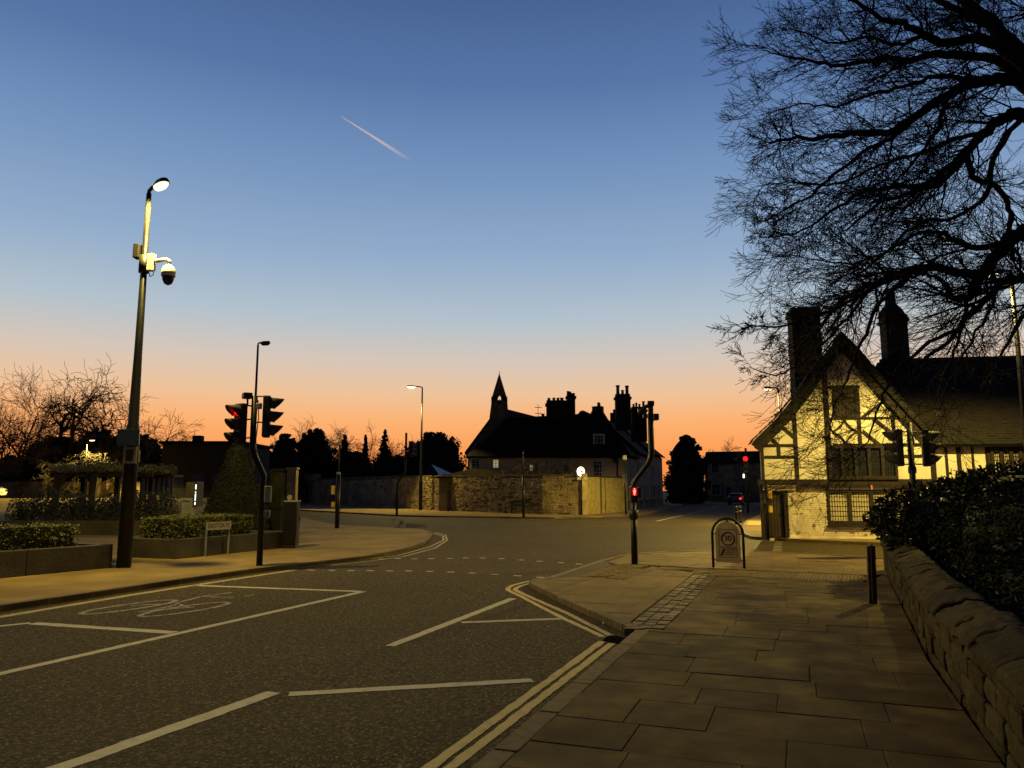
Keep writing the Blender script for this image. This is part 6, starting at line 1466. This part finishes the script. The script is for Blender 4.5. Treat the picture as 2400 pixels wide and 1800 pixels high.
for a, b_ in zip(GW, GW[1:]):
    L = (b_ - a).length; d = (b_ - a) / L; n_ = Vector((d.y, -d.x))     # n_ points into the garden (right)
    core = MB().obox((a.x + n_.x * .03, a.y + n_.y * .03, .02), (*(d * L), 0), (*(n_ * .34), 0), (0, 0, .60)).build('wall_core', 'stone_dark', gw)
    z = .03; crs = 0
    while z < .56:                                                        # rubble courses on the pavement face
        hgt = rng.uniform(.12, .2); hgt = min(hgt, .60 - z); s = 0
        while s < L - .02:
            w = min(rng.uniform(.28, .62), L - s); p = a + d * s
            m = MB(); pr_ = rng.uniform(.0, .022); m.obox((p.x - n_.x * pr_, p.y - n_.y * pr_, z), (*(d * (w - .010)), 0), (*(n_ * (.032 + pr_)), 0), (0, 0, hgt - .008)); rough_stone(m.build('stone', 'wall_stone', gw), .035); s += w
        z += hgt
    s = 0
    while s < L - .05:                                                    # sloping coping stones
        w = min(rng.uniform(.55, 1.05), L - s); p = a + d * s - n_ * .05; h0 = .60 + rng.uniform(-.008, .012); tl_ = rng.uniform(-.015, .015)
        prf = [(-.0, .0), (0, .07), (.06, .12), (.26, .20), (.40, .20), (.46, .14), (.46, 0)]
        poly = [Vector((p.x + n_.x * u + d.x * .006, p.y + n_.y * u + d.y * .006, h0 + v)) for u, v in prf]
        m = MB(); m.extrude(poly, (d.x * (w - .016), d.y * (w - .016), tl_)); rough_stone(m.build('coping_stone', 'wall_stone', gw), .05); s += w
gd_ = MB().prism([GW[0] + Vector((.35, 0)), GW[1] + Vector((.38, -.1)), GW[2] + Vector((.38, -.1)), GW[3] + Vector((.4, -.1)), Vector((16, 15.2)), Vector((24, 11)), Vector((24, -8))], .002, .42).build('garden_bed', 'soil'); gd_['kind'] = 'structure'
# laurel: real leaves, bigger near the outside
def bush(c, rad, label, n, size, seed, name='laurel_bush', mat='leaf_laurel', lump=.22, group=None, keep=None):
    rg = random.Random(seed); c = Vector(c); t = thing(name, (c.x, c.y, .42), label, 'bush', group); mm = MB()
    for i in range(40):
        v = Vector((rg.gauss(0, 1), rg.gauss(0, 1), abs(rg.gauss(0, 1)))).normalized(); q = c + Vector((v.x * rad[0], v.y * rad[1], v.z * rad[2])) * .85; b0 = Vector((c.x + rg.uniform(-.5, .5), c.y + rg.uniform(-.5, .5), .4)); mm.tube([b0, b0.lerp(q, .5) + Vector((0, 0, .2)), q], [.03, .02, .006], 5)
    mm.build('stems', 'bark', t)
    core = MB(); K1, K2 = 18, 12
    for i in range(K2 + 1):
        th = math.pi * i / K2
        for j in range(K1):
            ph = 2 * math.pi * j / K1; v = Vector((math.sin(th) * math.cos(ph), math.sin(th) * math.sin(ph), math.cos(th))); s = .82 * (1 + lump * noise.noise(v * 2.3 + c)); core.v.append(c + Vector((v.x * rad[0], v.y * rad[1], v.z * rad[2])) * s)
    for i in range(K2):
        for j in range(K1): core.f.append((i * K1 + j, (i + 1) * K1 + j, (i + 1) * K1 + (j + 1) % K1, i * K1 + (j + 1) % K1))
    core.build('inner_growth', 'leaf_yew', t)
    m = MB()
    for _ in range(n):
        v = Vector((rg.gauss(0, 1), rg.gauss(0, 1), rg.gauss(0, 1))).normalized(); s = (.80 + .22 * rg.random() ** .6) * (1 + lump * noise.noise(v * 2.3 + c) + .06 * noise.noise(v * 9))
        p = c + Vector((v.x * rad[0], v.y * rad[1], v.z * rad[2])) * s
        if p.z < .3 or (keep and not keep(p)): continue
        d = (v * .5 + Vector((rg.gauss(0, .5), rg.gauss(0, .5), rg.gauss(-.25, .5)))).normalized(); e = d.cross(v + Vector((rg.gauss(0, .4), rg.gauss(0, .4), rg.gauss(0, .4)))).normalized(); nn = e.cross(d)
        L = size * rg.uniform(.7, 1.25); w = L * .36; k = len(m.v)
        m.v += [p, p + d * L * .35 + e * w * .5 + nn * .006, p + d * L * .75 + e * w * .4, p + d * L - nn * .012, p + d * L * .75 - e * w * .4, p + d * L * .35 - e * w * .5 + nn * .006, p + d * L * .5 - nn * .01]
        m.f += [(k, k + 1, k + 6), (k + 1, k + 2, k + 6), (k + 2, k + 3, k + 6), (k + 3, k + 4, k + 6), (k + 4, k + 5, k + 6), (k + 5, k, k + 6)]
    fo = m.build('foliage', mat, t); fo['kind'] = 'stuff'; return t
bush((9.55, 14.3, 1.1), (2.75, 1.9, 1.05), 'large glossy laurel bush spilling over the garden wall end', 17000, .125, 3, group='bushes in the right garden')
bush((8.1, 11.3, .95), (1.75, 1.6, .85), 'dark fine leaved bush on the garden wall right of the bollard', 9000, .085, 5, name='garden_bush', group='bushes in the right garden')
bush((7.0, 8.2, .75), (1.9, 1.9, .72), 'low dark bush nearest the camera behind the garden wall coping', 9000, .085, 6, name='garden_bush', group='bushes in the right garden')
bush((12.6, 14.6, 1.05), (2.2, 1.8, 1.25), 'dark laurel at the right edge beside the large laurel', 9000, .125, 7, group='bushes in the right garden')
# thin arching stems above the laurel
sp_ = thing('wild_stems', (10.6, 15.4, .42), 'thin leafless arching stems standing above the laurel bush', 'shrub'); m = MB(); rg = random.Random(4)
for i in range(16):
    b0 = Vector((rg.uniform(9.6, 12.6), rg.uniform(14.6, 15.8), .42)); q = b0 + Vector((rg.uniform(-.6, .5), rg.uniform(-.2, .2), rg.uniform(1.9, 2.7))); m.tube([b0, b0.lerp(q, .5) + Vector((rg.uniform(-.1, .1), 0, .1)), q, q + Vector((rg.uniform(-.4, .4), 0, .08))], [.012, .009, .006, .003], 4)
    for k in range(5):
        p = b0.lerp(q, rg.uniform(.5, 1)); m.tube([p, p + Vector((rg.uniform(-.3, .3), rg.uniform(-.1, .1), rg.uniform(.05, .3)))], [.005, .002], 3)
m.build('stems', 'bark', sp_)

# ---- the big bare tree: limbs traced in space, then grown into twigs
TB = Vector((12.9, 15.6, .42))
tree = thing('large_bare_tree', TB, 'large bare spreading tree with drooping twigs filling the upper right', 'tree')
rg = random.Random(77)
def limb(px, Y0, Y1, r0, r1):
    n_ = len(px); pts = [at(x, y, Y0 + (Y1 - Y0) * i / (n_ - 1)) for i, (x, y) in enumerate(px)]
    out = []                                        # Catmull-Rom for smooth, slightly kinked limbs
    for i in range(n_ - 1):
        p0, p1, p2, p3 = pts[max(0, i - 1)], pts[i], pts[i + 1], pts[min(n_ - 1, i + 2)]
        for k in range(4):
            t = k / 4; out.append(.5 * ((2 * p1) + (p2 - p0) * t + (2 * p0 - 5 * p1 + 4 * p2 - p3) * t * t + (3 * p1 - p0 - 3 * p2 + p3) * t ** 3))
    out.append(pts[-1]); out = [p + Vector((rg.gauss(0, .02), rg.gauss(0, .02), rg.gauss(0, .02))) for p in out]
    return out, [r0 + (r1 - r0) * (i / (len(out) - 1)) ** .8 for i in range(len(out))]
LM = [  # (pixel path, depth start, depth end, radius start, end)
 ([(2360, 420), (2290, 260), (2215, 140), (2145, 55), (2080, 0), (2010, -70)], 15.6, 15.2, .24, .10),
 ([(2215, 140), (2130, 85), (2048, 93), (1998, 75), (1963, 55), (1918, 43), (1868, 15), (1800, -20)], 15.4, 14.0, .13, .03),
 ([(2290, 260), (2212, 182), (2168, 170), (2113, 178), (2048, 205), (1973, 255), (1918, 285), (1838, 288), (1773, 300), (1713, 300), (1660, 310)], 15.5, 13.6, .17, .02),
 ([(2048, 205), (2040, 235), (2028, 275), (1998, 320), (1958, 365), (1915, 420), (1880, 500)], 14.9, 14.2, .06, .015),
 ([(2350, 300), (2212, 250), (2168, 255), (2123, 290), (2088, 325), (2073, 350), (2028, 395), (1973, 415), (1900, 440), (1830, 500)], 15.8, 16.2, .17, .02),
 ([(2088, 330), (2103, 380), (2148, 400), (2178, 450), (2183, 500), (2190, 560)], 16.0, 16.3, .08, .05),
 ([(2380, 440), (2280, 470), (2212, 500), (2168, 530), (2123, 590), (2088, 590), (1988, 580), (1898, 605), (1828, 645), (1773, 700), (1720, 760)], 15.6, 14.4, .20, .015),
 ([(2123, 590), (2105, 620), (2090, 645), (2055, 640), (2040, 610), (2000, 590), (1960, 600)], 15.2, 15.0, .12, .02),
 ([(2168, 530), (2093, 530), (2023, 500), (1948, 520), (1880, 575), (1820, 610)], 15.3, 16.6, .08, .015),
 ([(2330, 520), (2250, 600), (2212, 602), (2175, 605), (2125, 650), (2075, 710), (2020, 760), (1960, 800)], 15.3, 14.0, .13, .02),
 ([(2000, 585), (1935, 600), (1868, 630), (1800, 668), (1720, 695), (1650, 705), (1600, 698)], 14.9, 13.2, .06, .008),
 ([(1973, 255), (1925, 300), (1880, 320), (1800, 380), (1740, 430), (1690, 455), (1650, 480)], 14.5, 13.2, .06, .01),
 ([(2250, 190), (2150, 130), (2048, 117), (1960, 128), (1898, 125), (1820, 140), (1748, 130), (1690, 120), (1645, 108)], 15.6, 16.6, .12, .012),
 ([(2088, 325), (2040, 370), (1998, 400), (1930, 405), (1858, 418), (1800, 455), (1748, 490), (1690, 510), (1640, 510)], 15.9, 14.6, .08, .01),
 ([(2110, 178), (2030, 165), (1950, 190), (1880, 205), (1800, 230), (1730, 225), (1670, 240)], 15.0, 16.0, .06, .01),
 ([(2145, 55), (2080, 30), (2010, -10), (1930, -30), (1850, -50)], 15.3, 16.5, .10, .02),
 ([(2183, 500), (2140, 560), (2150, 640), (2110, 720), (2060, 800), (2030, 880)], 16.2, 15.0, .06, .01),
 ([(2250, 600), (2230, 660), (2190, 720), (2150, 790), (2120, 850)], 15.4, 16.0, .07, .012),
 ([(1960, 600), (1900, 660), (1860, 740), (1830, 820), (1800, 880), (1790, 950)], 14.8, 14.0, .05, .008),
 ([(2075, 710), (2010, 740), (1940, 800), (1900, 870), (1880, 940), (1850, 990)], 14.6, 14.0, .05, .008),
 ([(1898, 605), (1830, 690), (1770, 750), (1720, 790), (1670, 810), (1620, 790)], 14.6, 13.5, .04, .007),
 ([(2123, 290), (2060, 300), (1990, 330), (1930, 345), (1870, 370), (1800, 400), (1720, 395), (1650, 400)], 16.0, 16.8, .06, .01),
 ([(2212, 250), (2150, 330), (2130, 420), (2060, 470), (1990, 480), (1920, 540), (1840, 570), (1760, 560), (1700, 550)], 15.8, 16.5, .07, .01),
 ([(2330, 80), (2260, 30), (2200, -20), (2150, -60)], 15.8, 16.5, .12, .06),
 ([(1998, 75), (1940, 95), (1870, 80), (1800, 95), (1740, 70), (1680, 60)], 14.6, 15.4, .05, .008),
 ([(2090, 645), (2080, 700), (2060, 760), (2030, 830), (2040, 900)], 15.1, 15.4, .05, .01),
]
trunk = MB(); trunk.tube([TB - Vector((0, 0, .3)), TB + Vector((0, 0, .3)), TB + Vector((-.05, -.05, 2)), at(2370, 560, 15.6), at(2360, 420, 15.6)], [.62, .48, .42, .36, .28], 12); trunk.build('trunk', 'bark', tree, True)
lm = MB(); tw = MB(); starts = []
trk0 = at(2370, 520, 15.6)
PT = dict(step=(.30, .20, .13), wob=(.12, .13, .15), bias=(Vector((-.22, 0, -.10)), Vector((-.25, 0, .02)), Vector((-.35, 0, .75))), levels=2, kids=(7, 5, 0), ang=(22, 55), ratio=(.38, .68), rmin=.0047, tip=.35, **{'from': (.12, .1, .1)})
for px, y0, y1, r0, r1 in LM:
    pts, rad = limb(px, y0, y1, r0, r1)
    lm.tube(pts, rad, 8 if r0 > .09 else 6)
    if px[0][0] > 2225: lm.tube([trk0 + Vector((0, 0, (pts[0].z - trk0.z) * .3)), pts[0]], [r0 * 1.15, r0], 8)
    L = sum((a - b_).length for a, b_ in zip(pts, pts[1:])); n_ = int(L * (6.0 if sum(q_[1] for q_ in px) / len(px) < 660 else 2.8))
    for i in range(n_):
        f = rg.uniform(.10, 1.0) if i else 1.0; j = min(len(pts) - 2, int(f * (len(pts) - 1))); p = pts[j].lerp(pts[j + 1], min(1, f * (len(pts) - 1) - j)); d = (pts[j + 1] - pts[j]).normalized()
        ax = d.cross(Vector((rg.gauss(0, 1), rg.gauss(0, 1), rg.gauss(0, 1)))).normalized(); nd_ = Matrix.Rotation(R(rg.uniform(20, 65)), 3, ax) @ d
        grow(tw, rg, p, nd_, rg.uniform(.6, 1.55) * (1.1 - .25 * f), max(.005, rad[j] * rg.uniform(.25, .5)) if rad[j] < .06 else rg.uniform(.014, .030), 0, PT, lambda q_: q_.x < 4.85 + .25 * math.sin(q_.z * 3))
PB_ = dict(step=(.5, .35, .25, .2), wob=(.14, .16, .18, .18), bias=(Vector((.05, 0, .02)), Vector((.05, 0, -.03)), Vector((0, 0, 0)), Vector((0, 0, .2))), levels=3, kids=(6, 5, 5, 0), ang=(24, 55), ratio=(.42, .68), rmin=.005, tip=.35, **{'from': (.25, .15, .1)})
for i in range(9):                          # the far and right-hand side of the crown, beyond the picture
    a = R(-75 + 18 * i); q0 = at(2370, 560 - 25 * i, 15.6); grow(lm, rg, q0, Vector((math.cos(a), math.sin(a), rg.uniform(.25, .9))).normalized(), rg.uniform(3.4, 4.8), rg.uniform(.12, .18), 0, PB_, lambda q_: q_.x < q_.y * .72)
lm.build('limbs', 'bark', tree, True); tw.build('twigs', 'bark', tree)['kind'] = 'stuff'
bx = at(2082, 640, 15.0)

# ================================================================== vapour trail, high and far, lit by the sun below the horizon
c0, c1 = at(738, 252, 9000), at(884, 345, 9800)
vt = thing('vapour_trail', c0, 'thin white vapour trail slanting across the blue sky', 'contrail'); m = MB(); k = 28
pts = [c0.lerp(c1, i / k) for i in range(k + 1)]
m.tube(pts, [4 + 20 * min(1, i / k * 1.4) for i in range(k + 1)], 8)
cm = bpy.data.materials.new('vapour'); cm.use_nodes = True; t = cm.node_tree; pbn = nd(t, 'ShaderNodeBsdfTranslucent'); pbn.inputs['Color'].default_value = (.8, .9, 1.0, 1)
tr = nd(t, 'ShaderNodeBsdfTransparent'); mxs = nd(t, 'ShaderNodeMixShader'); co = nd(t, 'ShaderNodeTexCoord'); sx = nd(t, 'ShaderNodeSeparateXYZ'); t.links.new(co.outputs['Generated'], sx.inputs[0])
t.links.new(ramp(t, sx.outputs['X'], [(0, .35), (.2, .6), (.5, .5), (.75, .22), (1, 0.0)]), mxs.inputs[0]); t.links.new(tr.outputs[0], mxs.inputs[1]); t.links.new(pbn.outputs[0], mxs.inputs[2])
t.links.new(mxs.outputs[0], t.nodes['Material Output'].inputs[0]); MATS['vapour'] = cm
m.build('trail', 'vapour', vt)
